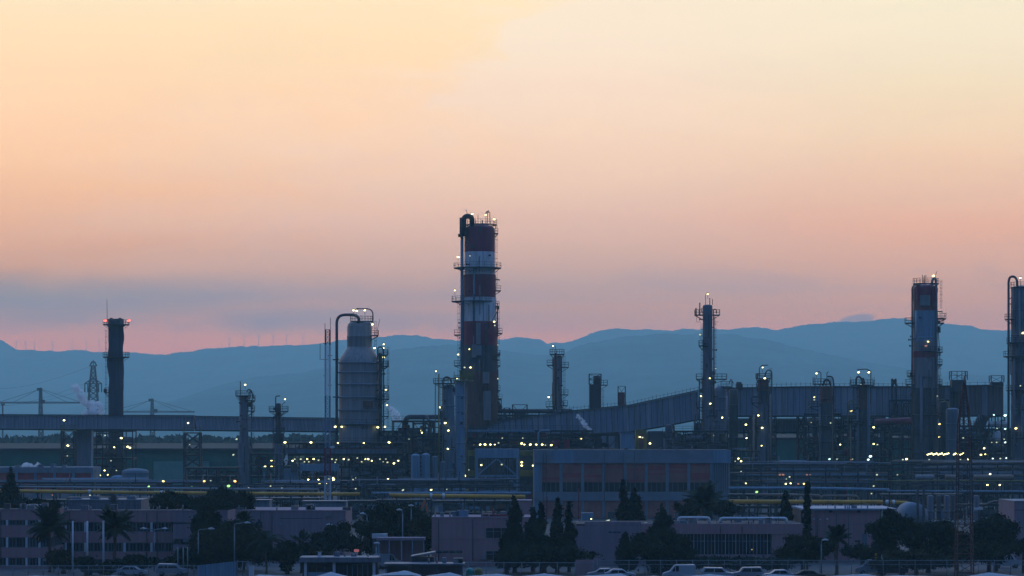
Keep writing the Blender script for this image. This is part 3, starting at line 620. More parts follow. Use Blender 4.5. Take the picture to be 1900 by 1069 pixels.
# --- generic open steel process structure
def structure(label, x0, x1, levels, Y, dep=8, bays=4, m=None, lams=(), clutter=14, seed=1, railing=True, brace=.35, name='process_structure', cat='process unit', colw=.3, mats=None, x_in=0, cl_h=1.0, top_extra=()):
    rr = random.Random(seed); m = m or m_dark; r = thing(name, label, cat, (X((x0 + x1) / 2, Y), Y, 0))
    xs = [X(x0 + (x1 - x0) * i / bays, Y) for i in range(bays + 1)]; zs = [0] + sorted(Z(l, Y) for l in levels)
    fr = MB()
    for x in xs:
        for y in (Y, Y + dep): fr.beam((x, y, 0), (x, y, zs[-1]), colw)
    for z in zs[1:]:
        for y in (Y, Y + dep): fr.beam((xs[0], y, z - .2), (xs[-1], y, z - .2), .25, .42)
        for x in xs: fr.beam((x, Y, z - .2), (x, Y + dep, z - .2), .2, .35)
    for i in range(bays):
        for j in range(len(zs) - 1):
            if rr.random() < brace: fr.beam((xs[i], Y, zs[j]), (xs[i + 1], Y, zs[j + 1]), .16); 
            if rr.random() < brace * .6: fr.beam((xs[i + 1], Y, zs[j]), (xs[i], Y, zs[j + 1]), .16)
    P(r, 'frame', fr, m)
    for z in zs[1:]:
        d = P(r, 'deck', MB().box(xs[0] - .3, xs[-1] + .3, Y - .5, Y + dep + .4, z, z + .14), m_dark2)
        if railing:
            q = MB(); rail_line(q, [(xs[0] - .3, Y - .5), (xs[-1] + .3, Y - .5)], z + .14, 1.15, .045, 2.2); P(d, 'railing', q, m)
    mats = mats or [m_steel, m_blue, m_grey, m_dark2, m_dark2, m_blueL, m_rust, m_tan]
    for i in range(clutter):
        j = rr.randrange(len(zs) - 1); z0 = zs[j] + .2; z1 = zs[j + 1] - .5; hgt = z1 - z0; mm = rr.choice(mats)
        x = rr.uniform(xs[0] + .8, xs[-1] - .8); y = Y + rr.uniform(.5, dep * .7); k = rr.random()
        if hgt < .8: continue
        if k < .22:
            rd = rr.uniform(.5, 1.2); P(r, 'drum', MB().drum((x, y, z0 + rd * .3), (x, y, z0 + hgt * rr.uniform(.55, .9)), rd, 14), mm)
        elif k < .42:
            rd = min(rr.uniform(.4, .95), hgt * .4); ln = rr.uniform(2.5, 6); P(r, 'drum', MB().drum((max(xs[0], x - ln / 2), Y + .8 + rr.random(), z0 + rd + .3), (min(xs[-1], x + ln / 2), Y + .8, z0 + rd + .3), rd, 14), mm)
        elif k < .8:
            a = rr.uniform(xs[0], xs[-1]); b = a + rr.choice((-1, 1)) * rr.uniform(2, 9); b = min(max(b, xs[0]), xs[-1]); zz = z0 + hgt * rr.uniform(.2, .95); rd = rr.uniform(.1, .28)
            P(r, 'pipe', MB().tube(fillet([(a, y, zs[j]), (a, y, zz), (b, y, zz), (b, y, zs[j] + .1)], rd * 3), rd, 8), mm)
        else:
            ww = rr.uniform(.8, 2); P(r, 'cabinet', MB().box(x - ww / 2, x + ww / 2, Y + .4, Y + .4 + ww, z0, z0 + hgt * rr.uniform(.4, .8)), mm)
    lamps(r, lams, Y - .7); return r
structure('dark process structure with diagonal lamps at the chimney foot', 172, 246, [799, 824, 850, 870], 852, 8, 4, seed=3, clutter=22, lams=[(195, 808, 'd'), (225, 813), (212, 830), (237, 829), (241, 831), (206, 855, 'd'), (216, 873, 'd'), (194, 873), (186, 882), (200, 881), (172, 889), (180, 891, 'd'), (195, 900)], mats=[m_dark, m_dark2, m_rust, m_dark2, m_steel])
# insulated tanks at its foot
Y = 800
r = column('squat pale tank with ribbed lid at the chimney foot', 251, 869, 50, Y, m=m_blue, dome=.25, seam=9, plats=(), name='storage_tank', cat='tank')
column('stout blue tank half hidden behind the ribbed lid tank', 219, 882, 26, 806, m=m_blueL, dome=.3, seam=40, name='storage_tank', cat='tank')

# --- low brick hall far left
def pier_hall(label, x0, x1, ytop, yband, ybot_panels, Y, n, mw, mp, name='brick_hall', dep=14, xoff=0, low=None):
    r = thing(name, label, 'building', (X((x0 + x1) / 2, Y), Y, 0))
    P(r, 'wall', MB().box(X(x0, Y), X(x1, Y), Y + .35, Y + dep, 0, Z(ytop, Y) - .05), m_conc)
    P(r, 'parapet', MB().box(X(x0, Y) - .2, X(x1, Y) + .2, Y - .1, Y + dep + .2, Z(yband, Y), Z(ytop, Y)), m_beam)
    for i in range(n + 1):
        px = x0 + (x1 - x0) * i / n; P(r, 'pilaster', MB().box(X(px - 2.2, Y), X(px + 2.2, Y), Y - .05, Y + .34, 0, Z(yband, Y) - .02), mw)
    for i in range(n):
        a = x0 + (x1 - x0) * i / n + 2.6; b = x0 + (x1 - x0) * (i + 1) / n - 2.6
        P(r, 'brick_panel', MB().box(X(a, Y), X(b, Y), Y + .12, Y + .34, Z(ybot_panels, Y), Z(yband, Y) - .15), mp)
    return r
pier_hall('low red brick hall with pale pilasters at the left edge', -110, 171, 867, 877, 912, 720, 8, m_blueL, m_brickD)
# --- green sheds
def shed(label, x0, x1, ytop, yroof, Y, m, dep=40, doors=(), stripes=0):
    r = thing('green_shed', label, 'shed', (X((x0 + x1) / 2, Y), Y, 0))
    P(r, 'wall', MB().box(X(x0, Y), X(x1, Y), Y, Y + dep, 0, Z(yroof, Y)), m)
    v = [(X(x0, Y) - .5, Y - .8, Z(yroof, Y) - .1), (X(x1, Y) + .5, Y - .8, Z(yroof, Y) - .1), (X(x1, Y) + .5, Y + dep / 2, Z(ytop, Y)), (X(x0, Y) - .5, Y + dep / 2, Z(ytop, Y)), (X(x1, Y) + .5, Y + dep + .8, Z(yroof, Y) - .1), (X(x0, Y) - .5, Y + dep + .8, Z(yroof, Y) - .1)]
    P(r, 'roof', MB().add(v, [(0, 1, 2, 3), (3, 2, 4, 5), (0, 3, 5), (1, 4, 2)]), m_greenD)
    P(r, 'eave', MB().box(X(x0, Y) - .5, X(x1, Y) + .5, Y - 1, Y - .8, Z(yroof + 4, Y), Z(yroof, Y)), m_dark)
    k = x0; mb = MB()
    while k < x1: mb.box(X(k, Y) - .06, X(k, Y) + .06, Y - .12, Y - .01, 0, Z(yroof + 5, Y)); k += 4
    o = P(r, 'ribbing', mb, m); o['kind'] = 'stuff'
    for (a, b, y0, mm) in doors: P(r, 'sheet_panel', MB().box(X(a, Y), X(b, Y), Y - .35, Y - .14, 0, Z(y0, Y)), mm)
    return r
shed('long dark green shed with pale panels behind the lamp towers', -160, 545, 823, 832, 905, m_green, 46, doors=[(285, 388, 856, m_greenL), (240, 283, 851, m_green)])
shed('dark green shed glimpsed between the right-hand steel columns', 1300, 1705, 806, 812, 925, m_green, 40, doors=[(1432, 1500, 841, m_green)])
# ================================================================== COLUMNS AND VESSELS
# slim column with top cluster, left
column('plain slim column with caged platform, left of the middle', 452.5, 733, 17, 800, secs=[(733, 822, m_steel, 16.5), (822, None, m_steel, 22)], dome=.3, seam=44,
       plats=[(734, 437, 466), (743, 456, 473, 14), (762, 460, 472)], ladders=[(470, 726, 830, -1)], lams=[(455, 714), (439, 815, 'd'), (433, 844, 'd')],
       pipes=[([(447, 734), (447, 708)], 1.5, m_dark), ([(463, 745), (463, 727), (469, 727), (469, 760)], 1.6, m_dark), ([(466.5, 742), (466.5, 905)], 2.6, m_steel, 0), ([(459, 728), (461, 722), (467, 724), (472, 740)], 2, m_dark)])
column('short thin column with a round railed top, left of the red mast', 516.5, 748, 10, 800, secs=[(748, 806, m_dark2, 10), (806, 823, m_dark, 21), (823, None, m_steel, 16)], dome=.4, seam=20,
       plats=[(763, 499, 535), (804, 506, 528)], lams=[(529, 741), (528, 821), (492, 865), (504, 854), (504, 865)], pipes=[([(512, 766), (512, 735), (520, 735)], 2, m_dark), ([(524, 763), (524, 750), (530, 746)], 1.2, m_dark)], ladders=[(524, 764, 900, -.5)])
# bulky grey reactor
Y = 800; s = Y / F; cx = 667; c = X(cx, Y)
r = thing('reactor_vessel', 'bulky grey bottle-shaped reactor with ribbed body and overhead pipe', 'reactor', (c, Y, 0))
def lp(lst): return [(a * s, Z(b, Y)) for a, b in lst]
P(r, 'neck', MB().lathe(c, Y, lp([(23, 648), (23, 626), (23.4, 625.5), (23.4, 624), (23, 623.5), (23, 608), (22, 602), (18, 598), (12, 596), (.1, 595)]), 36), m_vessel)
P(r, 'shoulder', MB().lathe(c, Y, lp([(38.5, 672), (37.5, 667), (31, 657), (25, 648), (23, 644)]), 36), m_vessel)
P(r, 'body', MB().lathe(c, Y, lp([(38, 933), (38, 808), (38, 671)]), 40), m_vessel)
for y in (673, 691, 713, 737, 761, 786): P(r, 'stiffening_ring', MB().lathe(c, Y, lp([(38, y + 1.8), (41, y + 1.4), (41, y - .6), (38, y - 1.2)]), 40), m_beam)
platform(r, 596, 650, 692, cx, 18 * s, Y); platform(r, 622, 689, 702, cx, 23 * s, Y); platform(r, 788, 626, 712, cx, 38 * s, Y)
pipe(r, [(665, 600), (668, 592), (660, 585), (626, 585), (626, 905)], 5.2, Y, m_dark2, dy=-3, bend=2.4)
pipe(r, [(661, 573), (692, 573), (692, 602)], 2.2, Y, m_dark2, dy=0, bend=1.8)
for y in (668, 737): P(r, 'bracket', MB().box(X(619, Y), X(630, Y), Y - 3.8, Y - 2.4, Z(y + 1, Y), Z(y - 1, Y)), m_dark)
pipe(r, [(700, 622), (700, 612), (705, 592)], .8, Y, m_dark); ladder(r, 697, 598, 646, Y, -1)
P(r, 'manway', MB().box(X(676, Y), X(694, Y), Y - 6.2, Y - 5, Z(757, Y), Z(744, Y)), m_rust)
lamps(r, [(656, 576), (662, 577), (677, 576), (691, 602), (695, 646), (622, 792), (634, 792), (645, 796, 'd'), (669, 792), (701, 793)], Y - 4)
# riser beside it
column('dark laddered riser clinging to the right of the bulky reactor', 706, 655, 7, 797, m=m_dark2, dome=.3, seam=20, cat='riser', name='riser',
       plats=[(658, 700, 720), (679, 704, 721), (724, 706, 721), (740, 698, 722), (772, 708, 721)], ladders=[(720, 645, 790, 0)], lams=[(712, 639), (711, 646), (712, 663), (716, 724), (718, 752), (714, 792)],
       pipes=[([(701, 668), (701, 645), (709, 643), (712, 652), (712, 905)], 2.6, m_dark2, -1), ([(705, 790), (705, 905)], 3, m_rust, -1.5)])
# red and white lattice mast
Y = 605; s = Y / F; r = thing('radio_mast', 'slender red and white lattice radio mast standing before the bulky reactor', 'mast', (X(608, Y), Y, 0))
for (a, b, mm) in ((612, 640, m_redb), (640, 735, m_white), (735, 832, m_blueL), (832, 883, m_red), (883, 935, m_whiteL), (935, 980, m_red)):
    mb = MB(); hw = 4.2 * s if a < 830 else 5 * s; n = max(3, int((b - a) / 9))
    z0, z1 = max(0, Z(b, Y)), Z(a, Y); lattice(mb, X(608, Y) - hw, X(608, Y) + hw, Y - hw, Y + hw, z0, z1, n, .10, .26, xb=False); P(r, 'mast_section', mb, mm)
for (y, e) in ((667, -12), (697, -8), (715, 8), (637, -9), (660, 9)): P(r, 'antenna_arm', MB().beam((X(608, Y), Y, Z(y, Y)), (X(608 + e, Y), Y, Z(y, Y)), .09), m_dark)
for (x_, a, b) in ((594, 638, 668), (613, 590, 614), (603, 600, 614)): P(r, 'antenna', MB().tube([(X(x_, Y), Y, Z(b, Y)), (X(x_, Y), Y, Z(a, Y))], .06, 5), m_dark)
P(r, 'dish', MB().lathe(X(617, Y), Y - .5, [(.1, Z(833, Y)), (.45, Z(831, Y)), (.5, Z(829, Y)), (.1, Z(828, Y))], 12), m_white)

# --- tall banded main column
CX = 890; Y = 820; s = Y / F
r = column('tallest column, banded dark red and white with ringed platforms', CX, 415, 57, Y, name='banded_column', dome=.45, n=36, seam=60,
    secs=[(415, 468, m_red, 57), (468, 510, m_white, 57), (510, 552, m_red, 60), (552, 597, m_white, 62), (597, 641, m_red, 66), (641, 690, m_dark2, 67), (690, 792, m_rust, 67), (792, None, m_dark2, 70)],
    plats=[(417, 862, 922), (433, 914, 924), (497, 842, 930), (539, 912, 929), (559, 838, 919), (568, 914, 926), (618, 920, 932), (621, 843, 856), (659, 868, 928), (667, 872, 927), (678, 900, 928), (678, 843, 857), (724, 899, 928), (734, 915, 926)],
    ladders=[(921, 416, 540, -1), (925, 560, 640, -1), (851, 560, 700, -1), (922, 660, 790, -1)],
    lams=[(876, 397), (901, 399), (917, 407, 'a'), (850, 477), (872, 475, 'd'), (922, 520, 'd'), (844, 539), (917, 597), (918, 604, 'd'), (861, 539, 'q'), (924, 640, 'd'), (850, 658), (871, 648), (920, 646), (862, 682, 'd'), (873, 682), (848, 702), (922, 703), (920, 761)],
    pipes=[([(880, 500), (880, 610)], 3.4, m_blueL), ([(897, 560), (897, 640)], 2.4, m_grey), ([(857.5, 436), (857.5, 700)], 6.0, m_blueL, -1.5), ([(895, 640), (895, 795)], 4, m_rust), ([(908, 722), (908, 790)], 4.5, m_rust), ([(886, 663), (886, 740), (889, 752), (889, 795)], 2.4, m_grey),
           ([(914, 595), (925, 575), (925, 572)], 1.2, m_dark), ([(919, 570), (926, 570), (923, 576), (923, 625)], 2.6, m_dark2, 0), ([(904, 415), (904, 395), (909, 393), (909, 416)], 1.4, m_dark, 0), ([(868, 405), (866, 392), (864, 389)], 1, m_dark, 0), ([(901, 395), (907, 391)], 2.2, m_dark, 0)])
mb = MB().tube(fillet([(X(861, Y), Y - 3.5, Z(440, Y)), (X(861, Y), Y - 3.5, Z(403, Y)), (X(876, Y), Y - 3.5, Z(403, Y)), (X(876, Y), Y - 2, Z(420, Y))], 2.2), .72, 14); P(r, 'vapour_duct', mb, m_dark)
P(r, 'duct_housing', MB().box(X(853, Y), X(858, Y), Y - 2.6, Y + .5, Z(440, Y), Z(405, Y)), m_dark2)
P(r, 'duct_foot', MB().box(X(850, Y), X(855, Y), Y - 2, Y, Z(440, Y), Z(435, Y)), m_dark)
for (x_, a, b) in ((895, 409, 418), (887, 398, 417), (882, 408, 417)): pipe(r, [(x_, b), (x_, a)], 2.0 if x_ == 895 else .9, Y, m_dark, dy=-1)
for (a, b, c_, d) in ((896, 908, 691, 712), (897, 911, 726, 780), (884, 892, 600, 640), (876, 884, 640, 664), (884, 894, 642, 660)):
    P(r, 'insulation_panel', MB().box(X(a, Y), X(b, Y), Y - 35 * s - .35, Y - 33 * s * .9, Z(d, Y), Z(c_, Y)), m_grey)
for i in range(11):
    px = R.uniform(868, 912); a = R.uniform(505, 760); pipe(r, [(px, a), (px, a + R.uniform(20, 80))], R.uniform(1, 2.2), Y, R.choice([m_dark2, m_dark, m_rust, m_blue]), dy=-math.sqrt(max(.1, (34 * s) ** 2 - ((px - CX) * s) ** 2)) - .2)
# --- pale blue column in front of it
column('bright blue slim column in front of the tall banded column', 854, 706, 19, 765, m=m_blueL, dome=.2, seam=29,
       plats=[(706, 806 + 36, 879, None, m_ylw)], pipes=[([(865.5, 703), (865.5, 905)], 2.8, m_tan, -1), ([(846, 715), (846, 905)], 2, m_blue)], lams=[(864, 883), (873, 891), (876, 859), (868, 909, 'd')])
r = thing('yellow_cabin', 'yellow railed service box on top of the bright blue slim column', 'cabin', (X(865, 770), 770, Z(705, 770)))
Y = 771; P(r, 'wall', MB().box(X(853, Y), X(878, Y), Y, Y + 4, Z(704.6, Y), Z(690, Y)), m_ylw); P(r, 'roof', MB().box(X(852, Y), X(868, Y), Y - .3, Y + 4, Z(690, Y), Z(687, Y)), m_ylw)
column('dark vessel with arched pipe left of the bright blue column', 832, 713, 23, 800, m=m_blue, dome=.4, seam=40,
       plats=[(711, 804, 846)], lams=[(809, 689), (816, 756), (826, 785), (832, 799), (831, 833)],
       pipes=[([(814.5, 694), (814.5, 905)], 2.6, m_ylw, -2), ([(808, 712), (808, 905)], 1.6, m_dark2, -2), ([(822, 716), (822, 704), (828, 699), (836, 702), (838, 712)], 3.2, m_dark2, -1), ([(843, 690), (843, 712)], 1, m_dark), ([(820, 707), (848, 701), (862, 701)], 2.4, m_ylw, -2)], ladders=[(819, 712, 780, -1)])
# --- ducts and drums between reactor and banded column
Y = 812; r = thing('flue_duct', 'dark horizontal flue duct with elbow left of the bright blue column', 'duct', (X(790, Y), Y, 0))
pipe(r, [(752, 800), (752, 774), (828, 774)], 9, Y, m_dark2, bend=1.5); pipe(r, [(790, 770), (796, 780), (800, 792), (798, 805)], 5, Y - 3, m_grey, name='elbow')
P(r, 'valve_wheel', MB().tube([(X(797, Y) + 1.1 * math.cos(a), Y - 5, Z(789, Y) + 1.1 * math.sin(a)) for a in [k * math.pi / 8 for k in range(17)]], .25, 6, False), m_grey)
for q in (756, 786, 820): P(r, 'leg', MB().beam((X(q, Y), Y, 0), (X(q, Y), Y, Z(778, Y)), .5), m_dark)
lamps(r, [(779, 799), (783, 803)], Y - 4)
structure('dense dark pipework block between the bulky reactor and bright blue column', 728, 842, [781, 809, 840, 872], 805, 9, 6, seed=11, clutter=46, brace=.25, lams=[(740, 855, 'd'), (759, 815, 'd')])
for i, (px, w_, tp_, lab) in enumerate(((771, 17, 842, 'ribbed'), (790, 16, 841, 'smooth'), (807, 12, 846, 'narrow'), (822, 11, 856, 'short'))):
    column('%s pale blue upright vessel low in front of the dense pipework block' % lab, px, tp_, w_, 770 + i, m=m_blueL if i < 2 else m_blue, dome=.5, seam=90, name='vessel', cat='vessel', pipes=[([(px - 3 + k * 3, tp_ + 4), (px - 3 + k * 3, 905)], .8, m_blue) for k in range(3 if i == 0 else 1)])
structure('small rusty frame between the reactor foot and the pipework block', 703, 752, [800, 830, 862], 790, 6, 3, seed=21, clutter=14, mats=[m_dark2, m_rust, m_blue, m_steel])
# --- lit deck structure x530-750
row1 = [(529, 821), (577, 821), (627, 822), (675, 822), (722, 821)]
row2 = [(543, 855), (547, 852, 'd'), (558, 852, 'd'), (565, 857, 'd'), (570, 852), (573, 857, 'd'), (582, 852), (591, 854, 'd'), (616, 852, 'd'), (624, 853, 'd'), (622, 858, 'd'), (638, 852), (647, 853, 'd'), (663, 850, 'd'), (671, 857, 'd'), (678, 852), (683, 852), (690, 855), (705, 852, 'd'), (711, 857, 'd'), (716, 852, 'd'), (719, 858, 'd'), (731, 860), (739, 855)]
row3 = [(547, 887, 'd'), (572, 890), (591, 890), (546, 898), (593, 898), (606, 898), (610, 889, 'd'), (618, 887, 'y'), (619, 890), (627, 890), (655, 890, 'd'), (660, 887, 'd'), (720, 889), (734, 903, 'd')]
structure('long lit deck structure with rows of lamps below the bulky reactor', 528, 748, [822, 835, 843, 866, 886], 775, 14, 11, seed=31, clutter=70, brace=.15, lams=row1 + row2 + row3, m=m_dark)
Y = 772; r = thing('air_cooler_bank', 'flat pale air cooler bank capping the long lit deck', 'cooler', (X(636, Y), Y, Z(842, Y)))
for k in range(9): P(r, 'cooler_panel', MB().box(X(529 + k * 23, Y), X(551 + k * 23, Y), Y - .2 + R.uniform(-.05, .05), Y + 9, Z(841.5, Y), Z(833, Y)), R.choice([m_blue, m_steel, m_blue]))
P(r, 'rail', MB().box(X(528, Y), X(738, Y), Y - .4, Y - .25, Z(833, Y), Z(831, Y)), m_rust)
Y = 768; r = thing('storage_bin', 'pale blue bin under the lit deck left of the mast', 'bin', (X(590, Y), Y, 0))
P(r, 'body', MB().box(X(556, Y), X(628, Y), Y, Y + 4, Z(874, Y), Z(861, Y)), m_blueL)
for q in (557, 580, 604, 627): P(r, 'leg', MB().beam((X(q, Y), Y, 0), (X(q, Y), Y, Z(874, Y)), .4), m_blue)
r = thing('cabin', 'pale boxy cabin at the left end of the lit deck', 'cabin', (X(533, 765), 765, 0)); Y = 765
P(r, 'wall', MB().box(X(526, Y), X(552, Y), Y, Y + 4, 0, Z(870, Y)), m_blue); P(r, 'hood', MB().box(X(540, Y), X(552, Y), Y - .5, Y, Z(876, Y), Z(861, Y)), m_dark2)
structure('low tangle of blue pipes right of the radio mast', 632, 745, [893, 908], 700, 5, 7, seed=41, clutter=26, mats=[m_blueL, m_blue, m_dark2], lams=[(660, 907, 'd'), (748, 909, 'd')], brace=.1)

# --- central long lamp-lit deck & transfer frame
rowc = [(871, 822, 'd'), (879, 825), (891, 825), (900, 825), (910, 825), (918, 825), (925, 822, 'd'), (932, 813, 'd'), (968, 823), (973, 825), (984, 825), (995, 825), (1006, 825), (1012, 826, 'd'), (1020, 822), (1023, 826), (1035, 825), (1043, 826), (1053, 826), (1063, 826), (970, 813, 'd'), (1078, 814, 'a')]
structure('elevated walkway deck with a bright row of lamps in the middle', 866, 1100, [799, 815, 829], 770, 8, 12, seed=51, clutter=60, brace=.05, lams=rowc, mats=[m_dark2, m_dark, m_blue, m_red, m_rust, m_steel])
Y = 768; r = thing('handrail_beam', 'long pale beam along the top of the lamp-lit walkway', 'beam', (X(930, Y), Y, Z(799, Y)))
P(r, 'beam', MB().box(X(868, Y), X(992, Y), Y - .3, Y, Z(801, Y), Z(797.5, Y)), m_blueL)
Y = 700; r = thing('loading_frame', 'pale blue loading frame with an A-shaped brace beside the brick hall', 'frame', (X(922, Y), Y, 0)); W_ = 3.2
P(r, 'header', MB().box(X(881, Y), X(963, Y), Y - .6, Y + 6, Z(850, Y), Z(833, Y)), m_blueL)
for q in (884, 960): P(r, 'post', MB().box(X(q - 2, Y), X(q + 2, Y), Y - .5, Y, 0, Z(850, Y) - .02), m_blueL)
for q in (884, 960): P(r, 'post', MB().box(X(q - 2, Y), X(q + 2, Y), Y + 5.4, Y + 5.9, 0, Z(850, Y) - .02), m_blueL)
for (y, nm) in ((883, 'crossbeam'), (901, 'crossbeam'), (911, 'crossbeam')): P(r, nm, MB().box(X(886.1, Y), X(957.9, Y), Y - .4, Y - .05, Z(y + 1.6, Y), Z(y - 1.6, Y)), m_blueL)
for a, b in (((887, 881), (921, 852)), ((957, 881), (923, 852)), ((887, 900), (902, 885)), ((957, 900), (942, 885))): P(r, 'brace', MB().beam((X(a[0], Y), Y - .3, Z(a[1], Y)), (X(b[0], Y), Y - .3, Z(b[1], Y)), .34), m_blueL)
lamps(r, [(893, 863), (885, 893, 'd'), (931, 862, 'd')], Y + 1)
Y = 712
for (a, b, lab, ls) in ((868, 882, 'left', [(870, 872, 'd')]), (963, 990, 'right', [(968, 858), (968, 864), (989, 864)])):
    r = thing('yellow_cabin', 'olive yellow railed cabin stack on the %s of the loading frame' % lab, 'cabin', (X((a + b) / 2, Y), Y, 0))
    for (y0, y1, mm) in ((836, 846, m_ylw), (872, 883, m_ylw), (846, 872, m_dark), (883, 912, m_dark2)): P(r, 'wall', MB().box(X(a, Y), X(b, Y), Y, Y + 4, Z(y1, Y), Z(y0, Y) - .02), mm)
    P(r, 'platform', MB().box(X(a - 1, Y), X(b + 1, Y), Y - 1, Y - .03, Z(884, Y), Z(882.5, Y)), m_ylw); lamps(r, ls, Y - 1.2)
    for q in (a + 1, b - 1): P(r, 'leg', MB().beam((X(q, Y), Y - .4, 0), (X(q, Y), Y - .4, Z(846, Y)), .25), m_ylw)
# --- big brick and beam hall
pr = thing('brick_hall', 'large hall of brick panels between pale pilasters, centre right', 'building', (X(1170, 660), 660, 0)); Y = 660
P(pr, 'wall', MB().box(X(991, Y), X(1355, Y), Y + .5, Y + 22, 0, Z(836.5, Y)), m_conc)
P(pr, 'roof', MB().box(X(990, Y), X(1356, Y), Y + .2, Y + 22.2, Z(836, Y), Z(834.8, Y)), m_roof)
for k in range(10): P(pr, 'parapet_panel', MB().box(X(991 + k * 36.5, Y), X(991.3 + 36.2 + k * 36.5, Y), Y - .25 + R.uniform(-.03, .03), Y + .48, Z(859.5, Y), Z(835, Y) - .01), R.choice([m_beam, m_blueL, m_beam]))
P(pr, 'floor_beam', MB().box(X(991, Y), X(1355, Y), Y - .15, Y + .48, Z(929, Y), Z(913, Y)), m_beam)
pil = [1003, 1041, 1081, 1120, 1160, 1199, 1238, 1278, 1320]
for q in pil:
    P(pr, 'pilaster', MB().box(X(q - 2.6, Y), X(q + 2.6, Y), Y - .1, Y + .48, Z(912.8, Y), Z(859.8, Y)), m_beam)
    P(pr, 'pilaster', MB().box(X(q - 2.3, Y), X(q + 2.3, Y), Y - .05, Y + .48, 0, Z(929.2, Y)), m_beam)
for a, b in zip(pil[:-1], pil[1:]):
    P(pr, 'brick_panel', MB().box(X(a + 3, Y), X(b - 3, Y), Y + .12, Y + .48, Z(895, Y), Z(860, Y)), R.choice([m_brick, m_brick, m_brickD]))
    for k in range(8): P(pr, 'brick_band', MB().box(X(a + 3, Y), X(b - 3, Y), Y + .09 + R.uniform(-.02, .02), Y + .119, Z(860.6 + k * 4.25 + 3.9, Y), Z(860.6 + k * 4.25, Y)), R.choice([m_brick, m_brickD, m_brick]))
    f_ = P(pr, 'window', MB().box(X(a + 3, Y), X(b - 3, Y), Y + .3, Y + .48, Z(912.6, Y), Z(895.3, Y)), m_glass)
    for k in range(1, 4): P(f_, 'mullion', MB().box(X(a + (b - a) * k / 4, Y) - .05, X(a + (b - a) * k / 4, Y) + .05, Y + .22, Y + .29, Z(912.5, Y), Z(895.4, Y)), m_blue)
    P(pr, 'brick_panel', MB().box(X(a + 3, Y), X(b - 3, Y), Y + .15, Y + .48, .1, Z(929.4, Y)), m_brick)
for k in range(7): P(pr, 'cladding_rib', MB().box(X(1325 + k * 4, Y), X(1327 + k * 4, Y), Y + .1, Y + .48, Z(912.5, Y), Z(860, Y)), m_blue)
P(pr, 'end_pier', MB().box(X(991, Y), X(1000, Y), Y + .1, Y + .48, 0, Z(860, Y)), m_blueL)
for (a, b, y0) in ((1128, 1140, 950), (1262, 1275, 945)): P(pr, 'door', MB().box(X(a, Y), X(b, Y), Y - .02, Y + .12, 0.02, Z(y0, Y)), m_dark2)
# things behind / above its roof
Y = 700; r = thing('tank_row', 'pale blue boxy hopper above the brick hall roof', 'hopper', (X(1164, Y), Y, 0))
P(r, 'body', MB().box(X(1152, Y), X(1176, Y), Y, Y + 4, 0, Z(803, Y)), m_blueL); P(r, 'lid', MB().box(X(1150, Y), X(1178, Y), Y - .3, Y + 4.3, Z(803, Y), Z(801, Y)), m_blue)
Y = 705; r = thing('yellow_cabin', 'olive yellow cabin with two lamps above the brick hall roof', 'cabin', (X(1200, Y), Y, 0))
P(r, 'wall', MB().box(X(1180, Y), X(1200, Y), Y, Y + 4, 0, Z(797, Y)), m_ylw); P(r, 'annex', MB().box(X(1203, Y), X(1231, Y), Y + .5, Y + 4, 0, Z(800, Y)), m_dark2)
P(r, 'door', MB().box(X(1186, Y), X(1194, Y), Y - .06, Y - .01, Z(832, Y), Z(806, Y)), m_rust); lamps(r, [(1187, 811), (1192, 812, 'd'), (1206, 823)], Y - .6)
column('narrow dark column rising out behind the brick hall', 1241, 788, 13, 720, m=m_dark2, dome=.2, seam=14, pipes=[([(1229, 796), (1229, 835)], 2, m_blueL, -1)])
Y = 712; r = thing('duct_frame', 'pale gantry bend of duct left above the brick hall', 'duct', (X(1005, Y), Y, 0))
pipe(r, [(999, 840), (999, 799), (1021, 799)], 3.4, Y, m_blueL, bend=1)
structure('dark open machine house over the brick hall roof', 1018, 1150, [806, 833], 716, 8, 6, seed=61, clutter=30, mats=[m_dark, m_dark, m_dark2, m_red, m_blue], railing=False)
structure('dark equipment floor right of the olive cabin over the hall roof', 1252, 1350, [800, 822, 838], 742, 8, 5, seed=62, clutter=34, mats=[m_dark2, m_steel, m_blue, m_grey, m_tan], lams=[(1340, 775, 'y')])
# --- small columns above the rising conveyor
column('small two-tone column with side platforms left of the dark stack', 1035, 659, 16, 830, m=m_grey, dome=.4, seam=50, plats=[(657, 1020, 1047), (677, 1015, 1026), (681, 1041, 1055), (732, 1039, 1054), (754, 1013, 1027), (752, 1040, 1053)],
       lams=[(1026, 642), (1018, 737)], pipes=[([(1030.5, 655), (1030.5, 760)], 3.6, m_rust), ([(1026, 664), (1026, 765)], 2, m_tan), ([(1030, 642), (1032, 655)], 1, m_dark)], ladders=[(1047, 660, 755, 0)])
Y = 850; r = thing('square_stack', 'dark square stack with open cage top above the conveyor', 'stack', (X(1104, Y), Y, 0))
P(r, 'shaft', MB().box(X(1093.5, Y), X(1115.5, Y), Y, Y + 3.2, 0, Z(713, Y)), m_dark)
mb = MB(); lattice(mb, X(1093.5, Y), X(1115.5, Y), Y, Y + 3.2, Z(713, Y), Z(694, Y), 2, .14, .26, xb=False); P(r, 'cage', mb, m_dark)
P(r, 'flue', MB().tube([(X(1108, Y), Y + 1.6, Z(713, Y)), (X(1108, Y), Y + 1.6, Z(697, Y))], 1.1, 12), m_dark2)
platform(r, 714, 1113, 1127, 1104, 11 * Y / F, Y + 1.5); ladder(r, 1119, 722, 760, Y, 1)
Y = 852; r = thing('square_stack', 'small dark red flue with wire cage right of the square stack', 'stack', (X(1153, Y), Y, 0))
